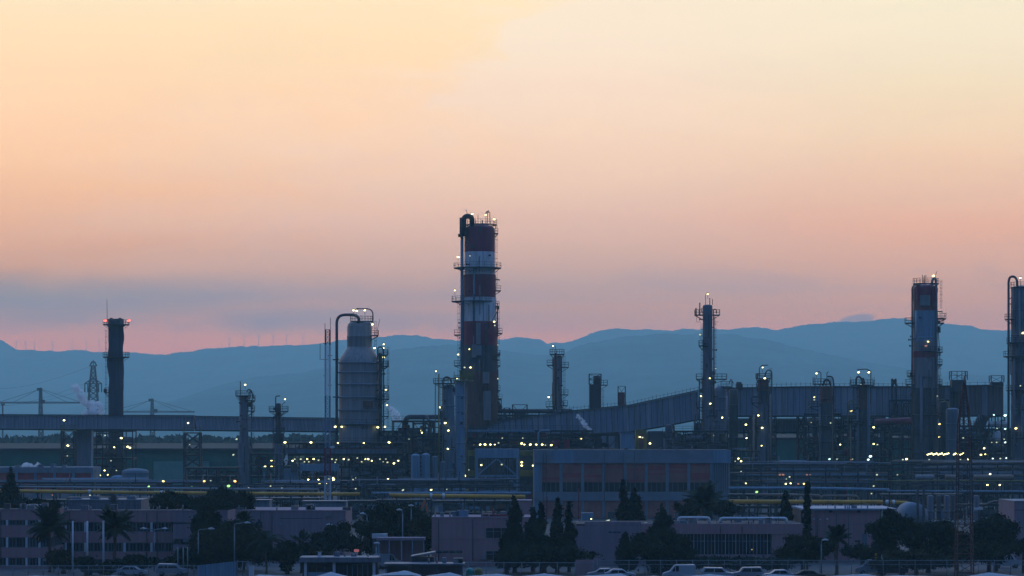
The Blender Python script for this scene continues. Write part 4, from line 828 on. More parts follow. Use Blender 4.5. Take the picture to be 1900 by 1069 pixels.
P(r, 'shaft', MB().box(X(1147.5, Y), X(1159, Y), Y, Y + 2, 0, Z(728, Y)), m_redb); mb = MB(); lattice(mb, X(1147, Y), X(1160.5, Y), Y - .1, Y + 2.1, Z(752, Y), Z(717, Y), 2, .1, .2, xb=False); P(r, 'cage', mb, m_dark)
Y = 845; r = thing('transfer_pipe', 'thick dark horizontal pipe leading left from the two-tone column', 'pipe', (X(975, Y), Y, Z(770, Y)))
pipe(r, [(918, 763), (1062, 763)], 8.5, Y, m_dark2)
for q in (938, 1000, 1050): P(r, 'leg', MB().beam((X(q, Y), Y, 0), (X(q, Y), Y, Z(767, Y)), .4), m_dark)
Y = 838; r = thing('fan_house', 'dark fan housing in an open frame above the conveyor foot', 'fan house', (X(964, Y), Y, 0))
P(r, 'housing', MB().box(X(953, Y), X(976, Y), Y, Y + 3, 0, Z(764, Y)), m_dark); mb = MB(); lattice(mb, X(951, Y), X(978, Y), Y - .3, Y + 3.3, Z(782, Y), Z(751, Y), 1, .16, .34, xb=False); P(r, 'frame', mb, m_dark)
mb = MB(); lattice(mb, X(935, Y), X(946, Y), Y, Y + 2, Z(782, Y), Z(757, Y), 2, .14, .3); P(r, 'side_frame', mb, m_dark)
# --- tall slim column
column('tall slim steel column with antennas and wide top platform', 1313, 565, 18, 790, dome=.35, seam=60, secs=[(565, 700, m_steel, 18), (700, None, m_steel, 22)],
       plats=[(584, 1289, 1303), (584, 1323, 1335), (641, 1297, 1306), (642, 1304, 1313), (703, 1292, 1305), (703, 1322, 1348), (755, 1292, 1303), (779, 1290, 1303), (771, 1315, 1330)],
       ladders=[(1302, 600, 770, -1), (1326.5, 585, 700, -.6)], lams=[(1313, 546), (1299, 621, 'd'), (1328, 684, 'd'), (1317, 702), (1300, 735), (1318, 749), (1298, 787), (1319, 801), (1323, 808, 'd')],
       pipes=[([(1309, 566), (1309, 549), (1311, 544)], 1, m_dark, 0), ([(1317, 566), (1317, 553)], 1.4, m_dark, 0), ([(1322, 566), (1322, 555)], 1.2, m_dark, 0), ([(1298, 584), (1298, 562)], 2.2, m_dark, -1), ([(1291, 584), (1291, 572)], 2.6, m_dark, -1), ([(1324, 574), (1329, 574), (1329, 582)], 1.8, m_dark, -.5), ([(1324, 588), (1324, 775)], 2.6, m_rust), ([(1297, 703), (1297, 830)], 3, m_dark2, -2), ([(1332, 598), (1324, 598)], .6, m_dark), ([(1292, 585), (1292, 598), (1300, 598)], .6, m_dark)])
column('conical-topped silo tucked behind the tall slim column', 1336, 716, 24, 812, m=m_steel, dome=.9, seam=22, name='silo', cat='silo', plats=[(717, 1338, 1358)], pipes=[([(1352, 712), (1355, 703), (1360, 712)], 1.6, m_dark)])
Y = 842; r = thing('roof_fan', 'dark squat cowl on the conveyor roof right of the silo', 'vent', (X(1372, Y), Y, Z(722, Y)))
P(r, 'cowl', MB().box(X(1366, Y), X(1378, Y), Y, Y + 2, Z(723, Y), Z(712, Y)), m_dark); P(r, 'cap', MB().box(X(1367, Y), X(1376, Y), Y + .1, Y + 1.8, Z(712, Y) + .02, Z(709, Y)), m_dark)
column('dark shaft standing against the high conveyor wall', 1361, 722, 17, 838, m=m_dark, dome=.1, seam=30, name='shaft', cat='shaft', pipes=[([(1349, 735), (1349, 800)], 3, m_blueL, -1)])
# --- lit column 1415
column('brown column with tan side pipes left of the twin pipe column', 1416, 703, 21, 790, secs=[(703, 726, m_rust, 21), (726, 749, m_dark2, 20), (749, None, m_steel, 22)], dome=.3, seam=40,
       plats=[(702, 1402, 1431), (747, 1394, 1411), (793, 1398, 1417), (726, 1405, 1430)], ladders=[(1430, 684, 770, -.5)], lams=[(1415, 682), (1419, 702), (1407, 771), (1384, 788), (1414, 794), (1385, 813), (1413, 827), (1426, 867)],
       pipes=[([(1408, 702), (1408, 683), (1413, 678), (1424, 678)], 1.6, m_dark), ([(1418, 700), (1420, 690), (1426, 686), (1431, 690), (1431, 905)], 2.4, m_dark2), ([(1397.5, 770), (1397.5, 905)], 3.4, m_tan), ([(1429, 730), (1429, 905)], 3.4, m_tan), ([(1421, 750), (1421, 905)], 3, m_dark2), ([(1404, 702), (1404, 694), (1408, 694)], 3, m_dark)])
trestle('spindly lamp post tower with two lamps left of the brown column', 1380, 1389, 785, 795, 1.6, 8, name='lamp_tower', cat='tower', w=.1, lams=[(1361, 851, 'd')])
# --- 1520-1545 column
column('twin pipe column with big round flange top, fourth in the right-hand row', 1533, 716, 24, 800, secs=[(716, 748, m_rust, 22), (748, None, m_dark2, 28)], dome=.2, seam=24,
       plats=[(712, 1508, 1543), (754, 1501, 1534), (790, 1503, 1545)], lams=[(1515, 693), (1511, 737), (1511, 742, 'd'), (1505, 784, 'd'), (1541, 785, 'd'), (1539, 852, 'w'), (1553, 852), (1528, 882), (1549, 880, 'w')], ladders=[(1509, 700, 750, -1)],
       pipes=[([(1522, 712), (1522, 692), (1517, 689)], 1.6, m_dark), ([(1533, 712), (1533, 692), (1536, 690)], 1.4, m_dark), ([(1525, 716), (1530, 704), (1537, 706), (1540, 716)], 3.6, m_dark), ([(1534, 699), (1543, 699), (1545, 708), (1545, 905)], 3, m_dark2), ([(1520, 755), (1520, 905)], 3.4, m_steel), ([(1544, 750), (1544, 905)], 2.6, m_tan), ([(1533, 770), (1533, 905)], 3, m_dark2)])
# --- 1600 column
column('column with two lamps on a bracket arm, left of the banded right column', 1603, 713, 22, 795, secs=[(713, 760, m_rust, 21), (760, None, m_dark2, 23)], dome=.2, seam=30,
       plats=[(714, 1577, 1622), (760, 1575, 1602), (781, 1562, 1607)], lams=[(1593, 691), (1612, 691), (1597, 714, 'd'), (1579, 762, 'a'), (1621, 793), (1621, 824), (1628, 825, 'd'), (1559, 825), (1582, 852, 'd')], ladders=[(1621, 700, 720, 0)],
       pipes=[([(1590, 686), (1607, 685), (1615, 689), (1615, 714)], 1.8, m_dark, -1), ([(1587, 714), (1587, 702), (1592, 698), (1598, 704), (1599, 714)], 3.4, m_dark), ([(1597, 712), (1600, 700), (1603, 712)], 2.6, m_dark), ([(1610, 716), (1610, 905)], 5.5, m_blue), ([(1571, 905), (1571, 748), (1574, 744), (1582, 744), (1582, 760)], 2, m_ylw, -3), ([(1590, 760), (1590, 905)], 4, m_steel), ([(1577, 782), (1577, 905)], 3, m_tan), ([(1577, 700), (1577, 714)], .8, m_dark)])
structure('brownish equipment block between the twin pipe column and its neighbour', 1500, 1650, [790, 822, 848], 812, 9, 7, seed=71, clutter=44, mats=[m_dark2, m_rust, m_steel, m_dark, m_tan, m_red])
Y = 840; r = thing('roof_frame', 'small dark A-frame standing on the high conveyor roof', 'frame', (X(1659, Y), Y, 0)); mb = MB()
for (a, b, c_, d) in ((1655, 800, 1655, 703), (1664, 800, 1662, 703), (1655, 703, 1664, 716), (1662, 703, 1656, 716)): mb.beam((X(a, Y), Y, max(0, Z(b, Y))), (X(c_, Y), Y, Z(d, Y)), .5)
P(r, 'frame', mb, m_dark)
Y = 815; r = thing('red_tank', 'dark red horizontal tank under the high conveyor', 'tank', (X(1650, Y), Y, 0)); P(r, 'shell', MB().drum((X(1625, Y), Y, Z(784, Y)), (X(1688, Y), Y, Z(781, Y)), 1.0, 16), m_redb)
for q in (1635, 1675): P(r, 'leg', MB().beam((X(q, Y), Y, 0), (X(q, Y), Y, Z(786, Y)), .5), m_dark)
# --- banded right column
Y = 790
r = column('red and white banded column with three vent pipes near the right edge', 1717, 527, 46, Y, name='banded_column', n=36, dome=.4, seam=50,
    secs=[(527, 548, m_red, 45), (548, 577, m_redb, 45), (577, 634, m_blueL, 46), (634, 652, m_grey, 46), (652, 664, m_red, 47), (664, 720, m_grey, 47), (720, 790, m_dark2, 47), (790, None, m_dark2, 48)],
    plats=[(526, 1694, 1742), (570, 1695, 1739), (591, 1738, 1754), (599, 1737, 1750), (599, 1680, 1696), (634, 1696, 1734), (653, 1696, 1749), (672, 1696, 1722), (676, 1737, 1747), (697, 1684, 1706), (713, 1681, 1696), (713, 1736, 1747), (770, 1690, 1745), (808, 1692, 1745)],
    ladders=[(1746, 520, 572, 0), (1744, 655, 770, 0)], lams=[(1732, 512, 'a'), (1740, 581, 'd'), (1722, 634, 'a'), (1718, 642, 'q'), (1739, 735, 'd'), (1743, 787, 'a'), (1742, 810, 'a')],
    pipes=[([(1691.5, 905), (1691.5, 534), (1696, 529), (1704, 529)], 3.2, m_tan, -1), ([(1734, 800), (1734, 519), (1730, 517), (1727, 522), (1727, 530)], 4.4, m_blue, -2.5), ([(1712, 527), (1712, 510)], 1.3, m_dark, 0), ([(1715.5, 527), (1715.5, 511)], 1.2, m_dark, 0), ([(1718, 527), (1718, 510)], 1.3, m_dark, 0), ([(1736, 530), (1736, 510), (1739, 503)], 1, m_dark, 0), ([(1696, 577), (1696, 630)], 2, m_white), ([(1740, 600), (1744, 660)], 1.4, m_dark, 0), ([(1706, 697), (1706, 905)], 5, m_steel), ([(1726, 665), (1726, 840)], 4, m_dark2), ([(1739, 665), (1739, 840)], 3.2, m_grey, -.5), ([(1691, 650), (1691, 700)], 3.4, m_redb, -1.4)])
for (a, b, y0, y1, mm) in ((1704, 1722, 549, 568, m_grey), (1698, 1703, 530, 560, m_red), (1727, 1731, 534, 570, m_red), (1704, 1725, 672, 700, m_grey)):
    P(r, 'insulation_panel', MB().box(X(a, Y), X(b, Y), Y - 24 * Y / F - .25, Y - 20 * Y / F, Z(y1, Y), Z(y0, Y)), mm)
# --- boxes on the gallery end
Y = 846; r = thing('hopper_cage', 'dark hopper with open cage on the conveyor roof right of the banded column', 'hopper', (X(1779, Y), Y, 0)); P(r, 'hopper', MB().box(X(1765, Y), X(1792, Y), Y - .8, Y + 3, Z(727, Y), Z(705, Y)), m_dark)
mb = MB(); lattice(mb, X(1764.5, Y), X(1794, Y), Y - .8, Y + 3, Z(705, Y), Z(689, Y), 1, .1, .24, xb=False)
for q in (1775, 1784): mb.beam((X(q, Y), Y - .8, Z(705, Y)), (X(q, Y), Y - .8, Z(689, Y)), .18)
mb.beam((X(1764.5, Y), Y - .8, Z(697, Y)), (X(1794, Y), Y - .8, Z(697, Y)), .12); P(r, 'cage', mb, m_dark)
for q in (1770, 1789): P(r, 'leg', MB().beam((X(q, Y), Y + 1, 0), (X(q, Y), Y + 1, Z(727, Y)), .6), m_dark)
r = thing('hopper_cage', 'smaller dark hopper with open cage beside the right edge column', 'hopper', (X(1850, Y), Y, 0)); P(r, 'hopper', MB().box(X(1839, Y), X(1861, Y), Y - .8, Y + 3, Z(716.5, Y), Z(709, Y)), m_dark)
mb = MB(); lattice(mb, X(1838.5, Y), X(1862, Y), Y - .8, Y + 3, Z(709, Y), Z(697, Y), 1, .1, .24, xb=False); P(r, 'cage', mb, m_dark)
# inclined conveyor to the hoppers + open stair tower
Y = 830; r = thing('inclined_conveyor', 'dark inclined conveyor descending left under the stained gallery', 'conveyor', (X(1820, Y), Y, 0))
mb = MB(); mb.add([(X(a, Y), Y + q, Z(b, Y)) for q in (0, 3) for a, b in ((1788, 826), (1801, 838), (1836, 776), (1862, 770), (1818, 770))], [(0, 1, 2, 3, 4), (9, 8, 7, 6, 5), (0, 5, 6, 1), (1, 6, 7, 2), (2, 7, 8, 3), (3, 8, 9, 4), (4, 9, 5, 0)]); P(r, 'trough', mb, m_dark)
mb = MB()
for k in range(9): a = Vector((X(1792 + k * 3.6, Y), Y - .2, Z(801 - k * 3.0, Y))); mb.beam(a, a + Vector((0, 0, 1.4)), .12)
P(r, 'handrail', mb, m_grey); P(r, 'leg', MB().beam((X(1796, Y), Y + 1, 0), (X(1796, Y), Y + 1, Z(832, Y)), .6), m_dark)
structure('narrow stair tower with cool white lamps at the right edge', 1835, 1870, [771, 796, 822, 843, 860], 815, 6, 3, seed=81, clutter=16, lams=[(1844, 770, 'w'), (1865, 771, 'w'), (1850, 795, 'd'), (1865, 796, 'w'), (1863, 815, 'd'), (1865, 821, 'w'), (1849, 821, 'd'), (1840, 821, 'd'), (1842, 851, 'w'), (1867, 850, 'w'), (1856, 851, 'd')], mats=[m_white, m_dark2, m_steel, m_grey])
column('tall mauve-grey vessel in front of the stained conveyor gallery', 1767, 757, 24, 800, m=m_blue, dome=.3, seam=30, name='vessel', cat='vessel', pipes=[([(1779, 770), (1779, 870)], 2.6, m_dark2), ([(1757, 757), (1757, 748), (1748, 742), (1740, 742)], 3, m_ylw)], lams=[(1787, 813, 'd')])
column('dark drum tower between the banded column and the pale vessel', 1752, 745, 18, 808, m=m_dark, dome=.2, seam=20, name='vessel', cat='vessel')
structure('dark equipment block under the stained conveyor gallery', 1700, 1835, [790, 815, 838], 818, 9, 6, seed=82, clutter=40, mats=[m_dark2, m_dark, m_steel, m_rust, m_blue], lams=[(1826, 832), (1820, 844, 'a'), (1828, 843), (1795, 853), (1734, 852), (1682, 852)])
# bright fluorescent deck
Y = 772; r = thing('lit_canopy', 'flat canopy with a bright broken strip of yellowish tube lights', 'canopy', (X(1755, Y), Y, 0))
P(r, 'roof', MB().box(X(1716, Y), X(1795, Y), Y, Y + 6, Z(839, Y), Z(837.5, Y)), m_dark2)
for q in (1718, 1745, 1770, 1794): P(r, 'post', MB().beam((X(q, Y), Y + .3, 0), (X(q, Y), Y + .3, Z(839, Y)), .3), m_dark)
for (a, b) in ((1720, 1730), (1731, 1739), (1740, 1749), (1750, 1761), (1769, 1774), (1775, 1780), (1781, 1788)):
    o = P(r, 'tube_light', MB().beam((X(a, Y), Y + .1, Z(844, Y)), (X(b, Y), Y + .1, Z(841, Y)), .30, .24), G['y'])
r = column('wide right edge column with a looping overhead pipe', 1896, 530, 40, 785, m=m_steel, dome=.25, n=32, seam=46, plats=[(533, 1875, 1920), (592, 1866, 1880), (636, 1868, 1925), (661, 1862, 1925), (724, 1867, 1925), (812, 1870, 1925), (760, 1876, 1925)],
    lams=[(1893, 516), (1898, 618, 'a'), (1893, 716, 'd'), (1885, 795, 'a')], ladders=[(1873, 590, 600, -1)], pipes=[([(1869, 905), (1869, 522), (1872, 514), (1881, 514), (1885, 522), (1885, 532)], 4.4, m_dark2, -2), ([(1888, 540), (1888, 770)], 3.4, m_blue), ([(1878, 660), (1878, 905)], 3.6, m_steel), ([(1893, 725), (1893, 905)], 4, m_blue), ([(1875, 552), (1868, 557)], 1.6, m_dark)])
# ================================================================== PIPE RACKS AND PIPELINES
def pipeline(name, label, pts, wpx, Y, m, supports=(), cat='pipeline', sup_m=None, collars=()):
    r = thing(name, label, cat, (X(pts[0][0], Y), Y, 0)); pipe(r, pts, wpx, Y, m, n=12, bend=.8)
    for q in supports:
        yy = interp([(p[0], p[1]) for p in pts], q) if pts[0][0] < pts[-1][0] else pts[0][1]
        P(r, 'support', MB().beam((X(q, Y), Y, 0), (X(q, Y), Y, Z(yy + wpx * .5, Y)), .35).beam((X(q - 4, Y), Y, Z(yy + wpx * .6, Y)), (X(q + 4, Y), Y, Z(yy + wpx * .6, Y)), .3), sup_m or m_dark)
    for q in collars:
        yy = interp([(p[0], p[1]) for p in pts], q); rr = wpx * Y / F * .5
        P(r, 'collar', MB().tube([(X(q, Y) - .25, Y, Z(yy, Y)), (X(q, Y) + .25, Y, Z(yy, Y))], rr * 1.35, 12), m_white)
    return r
pipeline('yellow_pipeline', 'long dull yellow pipeline crossing the left half on short supports', [(-200, 909), (0, 911), (240, 914), (600, 917), (668, 917)], 6.4, 620, m_yel, [0, 70, 208, 320, 470, 560, 640], collars=[166, 300])
pipeline('yellow_pipeline', 'dull yellow pipeline ending at the loading frame, centre', [(722, 919), (780, 920), (975, 922)], 7.4, 618, m_yel, [736, 800, 862, 918, 968], collars=[800, 823])
pipeline('yellow_pipeline', 'bright yellow pipeline behind the cypresses on the right', [(1352, 931), (1638, 932)], 8.0, 610, m_yel, [1390, 1440, 1500, 1580, 1630])
pipeline('yellow_pipeline', 'short yellow pipe stub left of the white sphere', [(1652, 932), (1684, 933)], 6.5, 612, m_yel, [1655, 1680], collars=[1646, 1658])
pipeline('tan_pipeline', 'tan pipeline stepping above the bright yellow one', [(1402, 918), (1520, 919), (1524, 925), (1526, 920), (1590, 920), (1594, 930)], 4.4, 622, m_tan, [1430, 1480, 1560])
pipeline('blue_pipeline', 'pale blue pipeline left of the radio mast above the yellow one', [(-200, 902), (0, 903), (590, 908)], 3.0, 640, m_blueL, [40, 150, 260, 380, 540])
pipeline('tan_pipeline', 'thin tan pipeline just over the long yellow one', [(40, 904), (420, 908), (592, 909)], 2.6, 632, m_tan, [100, 300, 500])
pipeline('blue_pipeline', 'broad pale blue pipeline above the yellow one, centre', [(690, 915), (985, 915)], 4.6, 640, m_blueL, [710, 790, 880, 960])
pipeline('blue_pipeline', 'broad pale blue pipeline above the yellow one, right', [(1352, 906), (1500, 906), (1650, 909)], 5.5, 640, m_blueL, [1380, 1475, 1545, 1610])
pipeline('blue_pipeline', 'thin bright blue pipeline running off the right edge', [(1646, 911), (2100, 913)], 3.2, 605, m_blueL, [1700, 1860])
pipeline('tan_pipeline', 'long tan pipe at the right edge above the blue pipeline', [(1620, 893), (1760, 892), (1900, 893), (2100, 893)], 3.0, 645, m_ylw, [1650, 1730, 1850])
pipeline('tan_pipeline', 'bent tan pipe low at the right edge', [(1760, 936), (1830, 936), (1842, 930), (2000, 930)], 3.4, 600, m_tan, [1790, 1870])
for i, (a, b, lab, mm) in enumerate(((1698, 1734, 'first, palest', m_grey), (1753, 1776, 'short middle', m_tan), (1806, 1881, 'longest', m_tan))):
    Y = 650; r = thing('horizontal_drum', '%s tan drum lying on the rack near the right edge' % lab, 'drum', (X((a + b) / 2, Y), Y, Z(893, Y)))
    P(r, 'shell', MB().drum((X(a + 2, Y), Y, Z(886, Y)), (X(b - 2, Y), Y, Z(886, Y)), .62, 16), mm)
    for q in (a + 6, b - 6): P(r, 'saddle', MB().box(X(q, Y) - .25, X(q, Y) + .25, Y - .5, Y + .5, Z(893, Y), Z(889, Y)), m_dark)
def rack(label, x0, x1, ys, Y, step, seed, m=None, lams=(), npipe=9, dep=6, seedm=None):
    rr = random.Random(seed); r = thing('pipe_rack', label, 'pipe rack', (X((x0 + x1) / 2, Y), Y, 0)); m = m or m_dark; mb = MB(); x = x0
    while x <= x1 + .1:
        for y in (Y, Y + dep): mb.beam((X(x, Y), y, 0), (X(x, Y), y, Z(ys[0], Y)), .28)
        for q in ys: mb.beam((X(x, Y), Y, Z(q, Y)), (X(x, Y), Y + dep, Z(q, Y)), .25, .35)
        x += step
    for q in ys: mb.beam((X(x0, Y), Y, Z(q, Y)), (X(x1, Y), Y, Z(q, Y)), .2, .32)
    P(r, 'frame', mb, m)
    for q in ys:
        for k in range(npipe // len(ys)):
            rd = rr.uniform(.10, .30); y = Y + .2 + k * dep / (npipe / len(ys)); a = rr.uniform(x0, x0 + (x1 - x0) * .4); b = rr.uniform(x0 + (x1 - x0) * .6, x1)
            P(r, 'pipe', MB().tube([(X(a, Y), y, Z(q, Y) + rd + .2 + k * .12), (X(b, Y), y, Z(q, Y) + rd + .2 + k * .12)], rd, 8), rr.choice(seedm or [m_blue, m_blueL, m_dark2, m_steel, m_tan, m_dark2]))
    for k in range(int((x1 - x0) / 30)):
        px = rr.uniform(x0 + 4, x1 - 4); q = rr.choice(ys); h = rr.uniform(1, 3); P(r, 'riser', MB().tube([(X(px, Y), Y - .1, Z(q, Y)), (X(px, Y), Y - .1, Z(q, Y) + h)], rr.uniform(.06, .16), 6), rr.choice([m_blue, m_dark2, m_tan]))
    lamps(r, lams, Y - .8); return r
rack('low pipe rack behind the long yellow pipeline, left', -100, 440, [896, 904], 690, 34, 91, lams=[(303, 893, 'a'), (379, 893, 'o'), (391, 892, 'd'), (436, 893, 'o'), (276, 903, 'g'), (290, 906, 'd'), (424, 902, 'g'), (98, 919, 'q'), (167, 919, 'd')])
rack('low pipe rack in front of the lit deck left of the mast', 445, 640, [899, 909], 680, 28, 92, lams=[(461, 906, 'd'), (502, 902, 'd'), (523, 906, 'd'), (565, 929, 'g')])
rack('low pipe rack between the radio mast and the loading frame', 645, 985, [896, 904], 690, 30, 93, lams=[(800, 909), (829, 908, 'd'), (747, 910, 'd'), (815, 931, 'g'), (834, 931, 'd')])
rack('multi-level pipe rack behind the right-hand yellow pipeline', 1352, 1660, [864, 874, 884, 897], 700, 30, 94, npipe=22, lams=[(1370, 851), (1364, 856, 'd'), (1375, 856), (1375, 875, 'd'), (1384, 897), (1404, 913, 'g'), (1447, 881, 'q'), (1453, 881, 'q'), (1465, 885, 'd'), (1458, 898, 'y'), (1467, 897), (1481, 898, 'q'), (1492, 898, 'a'), (1459, 889, 'd'), (1497, 881, 'q'), (1503, 881, 'q'), (1617, 916, 'd'), (1627, 881, 'd'), (1621, 902, 'd')])
rack('multi-level pipe rack with valves near the right edge', 1655, 1940, [862, 872, 884, 900], 695, 28, 95, npipe=20, lams=[(1665, 881, 'd'), (1837, 880, 'y'), (1832, 900), (1855, 900), (1675, 853, 'd'), (1724, 853, 'd'), (1782, 853, 'd')])
rack('high narrow pipe rack right of the brown column', 1430, 1520, [862, 870], 760, 22, 96, npipe=10, lams=[(1553, 852, 'd'), (1579, 853, 'q'), (1615, 847, 'w'), (1611, 853, 'w')])
rack('pipe rack at mid height between hall and brown column', 1345, 1410, [838, 856, 872], 745, 16, 97, npipe=12, seedm=[m_ylw, m_dark2, m_steel])
# cluttered ground-level machinery, split by bay
cl = [(0, 120, 928), (125, 300, 924), (450, 590, 925), (590, 700, 930), (700, 800, 928), (800, 985, 930), (1355, 1480, 918), (1480, 1640, 944), (1640, 1790, 918), (1790, 1900, 914)]
nm = ['below the yellow pipeline at the far left', 'below the yellow pipeline left of the palms', 'below the yellow pipeline before the red mast', 'right of the foot of the red mast', 'behind the broad dark tree', 'under the central yellow pipeline', 'under the right yellow pipeline start', 'behind the right pink wall', 'behind the white sphere', 'at the lower right edge']
for i, ((a, b, y), q) in enumerate(zip(cl, nm)):
    structure('low tangle of dark machinery ' + q, a, b, [y, y + 22], 648 if i != 7 else 652, 6, max(3, int((b - a) / 22)), seed=100 + i, clutter=int((b - a) / 6), railing=False, brace=.12, name='machinery', cat='machinery', mats=[m_dark2, m_dark, m_blue, m_blueL, m_steel, m_dark2, m_rust])

EX = [(345, 440, [868, 884, 897], 740, 5, 24, 'dim low platform block right of the second lamp tower'), (464, 512, [842, 862, 884], 768, 3, 16, 'small platform stack between the plain slim and the short thin column'), (752, 868, [815, 838, 858, 880, 896], 826, 6, 54, 'dense platform stack around the pale upright vessels'),
      (868, 884, [812, 828, 848], 735, 2, 8, 'narrow platform stack behind the left olive cabin'), (1395, 1440, [772, 800, 826, 850, 876], 832, 3, 26, 'open platform stack wrapped round the brown column'), (1496, 1560, [768, 790, 812, 836, 858], 834, 4, 36, 'open platform stack wrapped round the twin pipe column'),
      (1565, 1640, [775, 798, 822, 846, 866], 833, 5, 40, 'open platform stack below the two-lamp bracket column'), (1655, 1760, [742, 775, 806, 832, 856], 836, 6, 56, 'open platform stack at the foot of the banded right column'), (1785, 1840, [800, 826, 850, 868], 835, 4, 26, 'open platform stack behind the near lattice mast'), (1290, 1345, [778, 800, 822], 834, 4, 20, 'open platform stack at the foot of the tall slim column'), (1870, 1960, [800, 826, 850, 872], 834, 5, 24, 'open platform stack at the foot of the right edge column'), (920, 1000, [770, 786], 822, 4, 16, 'small steel frame under the thick horizontal pipe'), (868, 930, [740, 762, 784], 838, 4, 30, 'dark equipment racks just behind the foot of the tall banded column')]
for i, (a, b, lv, Y, bays, n_, lab) in enumerate(EX):
    structure(lab, a, b, lv, Y, 5, bays, seed=200 + i, clutter=n_, brace=.4, colw=.26, name='platform_stack', cat='platforms', mats=[m_dark2, m_dark, m_dark2, m_steel, m_blue, m_rust, m_grey, m_tan])
# ================================================================== FOREGROUND BUILDINGS
def winrow(r, x0, x1, y0, y1, Y, step, m_fr=None, posts=(), pw=4):
    """a row of separate windows, each a glass pane with its own frame"""
    n = max(1, round((x1 - x0) / step)); w_ = (x1 - x0) / n
    for i in range(n):
        a = x0 + i * w_ + .5; b = x0 + (i + 1) * w_ - .5
        o = P(r, 'window', MB().box(X(a, Y), X(b, Y), Y + .25, Y + .33, Z(y1, Y) + .02, Z(y0, Y) - .02), m_glass)
        xa, xb, za, zb = X(a, Y), X(b, Y), Z(y1, Y) + .02, Z(y0, Y) - .02; f_ = MB()
        f_.box(xa, xb, Y + .16, Y + .24, zb - .09, zb - .01); f_.box(xa, xb, Y + .16, Y + .24, za, za + .09)
        f_.box(xa, xa + .08, Y + .16, Y + .24, za + .1, zb - .1); f_.box(xb - .08, xb, Y + .16, Y + .24, za + .1, zb - .1)
        f_.box((xa + xb) / 2 - .03, (xa + xb) / 2 + .03, Y + .17, Y + .23, za + .1, zb - .1)
        P(o, 'frame', f_, m_fr or m_blue)
    for q in posts: P(r, 'pillar', MB().box(X(q - pw / 2, Y), X(q + pw / 2, Y), Y + .0, Y + .15, Z(y1, Y), Z(y0, Y)), m_whiteL)
def office(label, x0, x1, bands, Y, mm, step, dep=12, posts=(), fr=None, extra=None):
    """bands: list of (ytop, ybot) spandrels from the parapet down; windows between"""
    r = thing('office_building', label, 'building', (X((x0 + x1) / 2, Y), Y, 0))
    P(r, 'wall', MB().box(X(x0, Y) + .1, X(x1, Y) - .1, Y + .36, Y + dep, 0, Z(bands[0][0], Y) - .3), m_dark2)
    P(r, 'roof', MB().box(X(x0, Y) + .2, X(x1, Y) - .2, Y + .4, Y + dep - .1, Z(bands[0][0], Y) - .28, Z(bands[0][0], Y) - .1), m_roof)
    for i, (a, b) in enumerate(bands):
        P(r, 'spandrel', MB().box(X(x0, Y), X(x1, Y), Y, Y + .35, max(0, Z(b, Y)), Z(a, Y)), mm)
        P(r, 'side_wall', MB().box(X(x1, Y) + .01, X(x1, Y) + .2, Y, Y + dep, max(0, Z(b, Y)), Z(a, Y)), mm)
        if i == 0: P(r, 'coping', MB().box(X(x0, Y) - .1, X(x1, Y) + .3, Y - .08, Y + .4, Z(a, Y) + .005, Z(a, Y) + .1), m_pink2)
        if i < len(bands) - 1: winrow(r, x0 + 1, x1 - 1, b, bands[i + 1][0], Y, step, fr, posts)
    return r
office('three-storey mauve office wing at the lower left corner', -120, 92, [(946, 965), (975, 997), (1016, 1035), (1050, 1056)], 418, m_pink, 12.5, posts=(-30, 13, 49, 73))
office('recessed mauve office wing behind the three white poles', 93, 320, [(948, 969), (987, 1007), (1024, 1038)], 430, m_pink, 13, posts=(122, 158, 231, 281))
office('blank mauve stair block with deep window slots left of the big dark tree', 320.5, 420, [(948, 969), (973, 1000), (1011, 1045)], 426, m_pink2, 24)
Y = 470; r = thing('roof_block', 'plain blue-grey plant room rising behind the left offices', 'building', (X(195, Y), Y, 0))
P(r, 'wall', MB().box(X(125, Y), X(262, Y), Y, Y + 10, 0, Z(929, Y)), m_steel); P(r, 'coping', MB().box(X(124, Y), X(263, Y), Y - .1, Y + 10.1, Z(929, Y) + .01, Z(928, Y) + .1), m_blue)
P(r, 'duct', MB().box(X(206, Y), X(216, Y), Y - .5, Y - .02, Z(932, Y), Z(919, Y)), m_dark)
for k in range(4): P(r, 'roof_unit', MB().box(X(130 + k * 34, Y), X(146 + k * 34, Y), Y + 2, Y + 4, Z(928, Y) + .12, Z(923 - k % 2 * 2, Y)), R.choice([m_blue, m_dark2]))
def aircon(px, py, w_, h_, Y, m, label):
    s = Y / F; r = thing('roof_unit', label, 'air conditioner', (X(px, Y), Y, Z(py, Y))); x = X(px, Y); z = Z(py, Y)
    P(r, 'casing', MB().box(x, x + w_ * s, Y, Y + 1.2, z, z + h_ * s), m); P(r, 'grille', MB().lathe(x + w_ * s / 2, Y + .6, [(.4, z + h_ * s), (.4, z + h_ * s + .12), (.1, z + h_ * s + .12)], 12), m_dark)
for px, w_, q, mm in ((49, 20, 'left of the first palm', m_whiteL), (72, 15, 'touching the first palm crown', m_whiteL)): aircon(px, 945, w_, 9, 424, mm, 'white rooftop air conditioning unit ' + q)
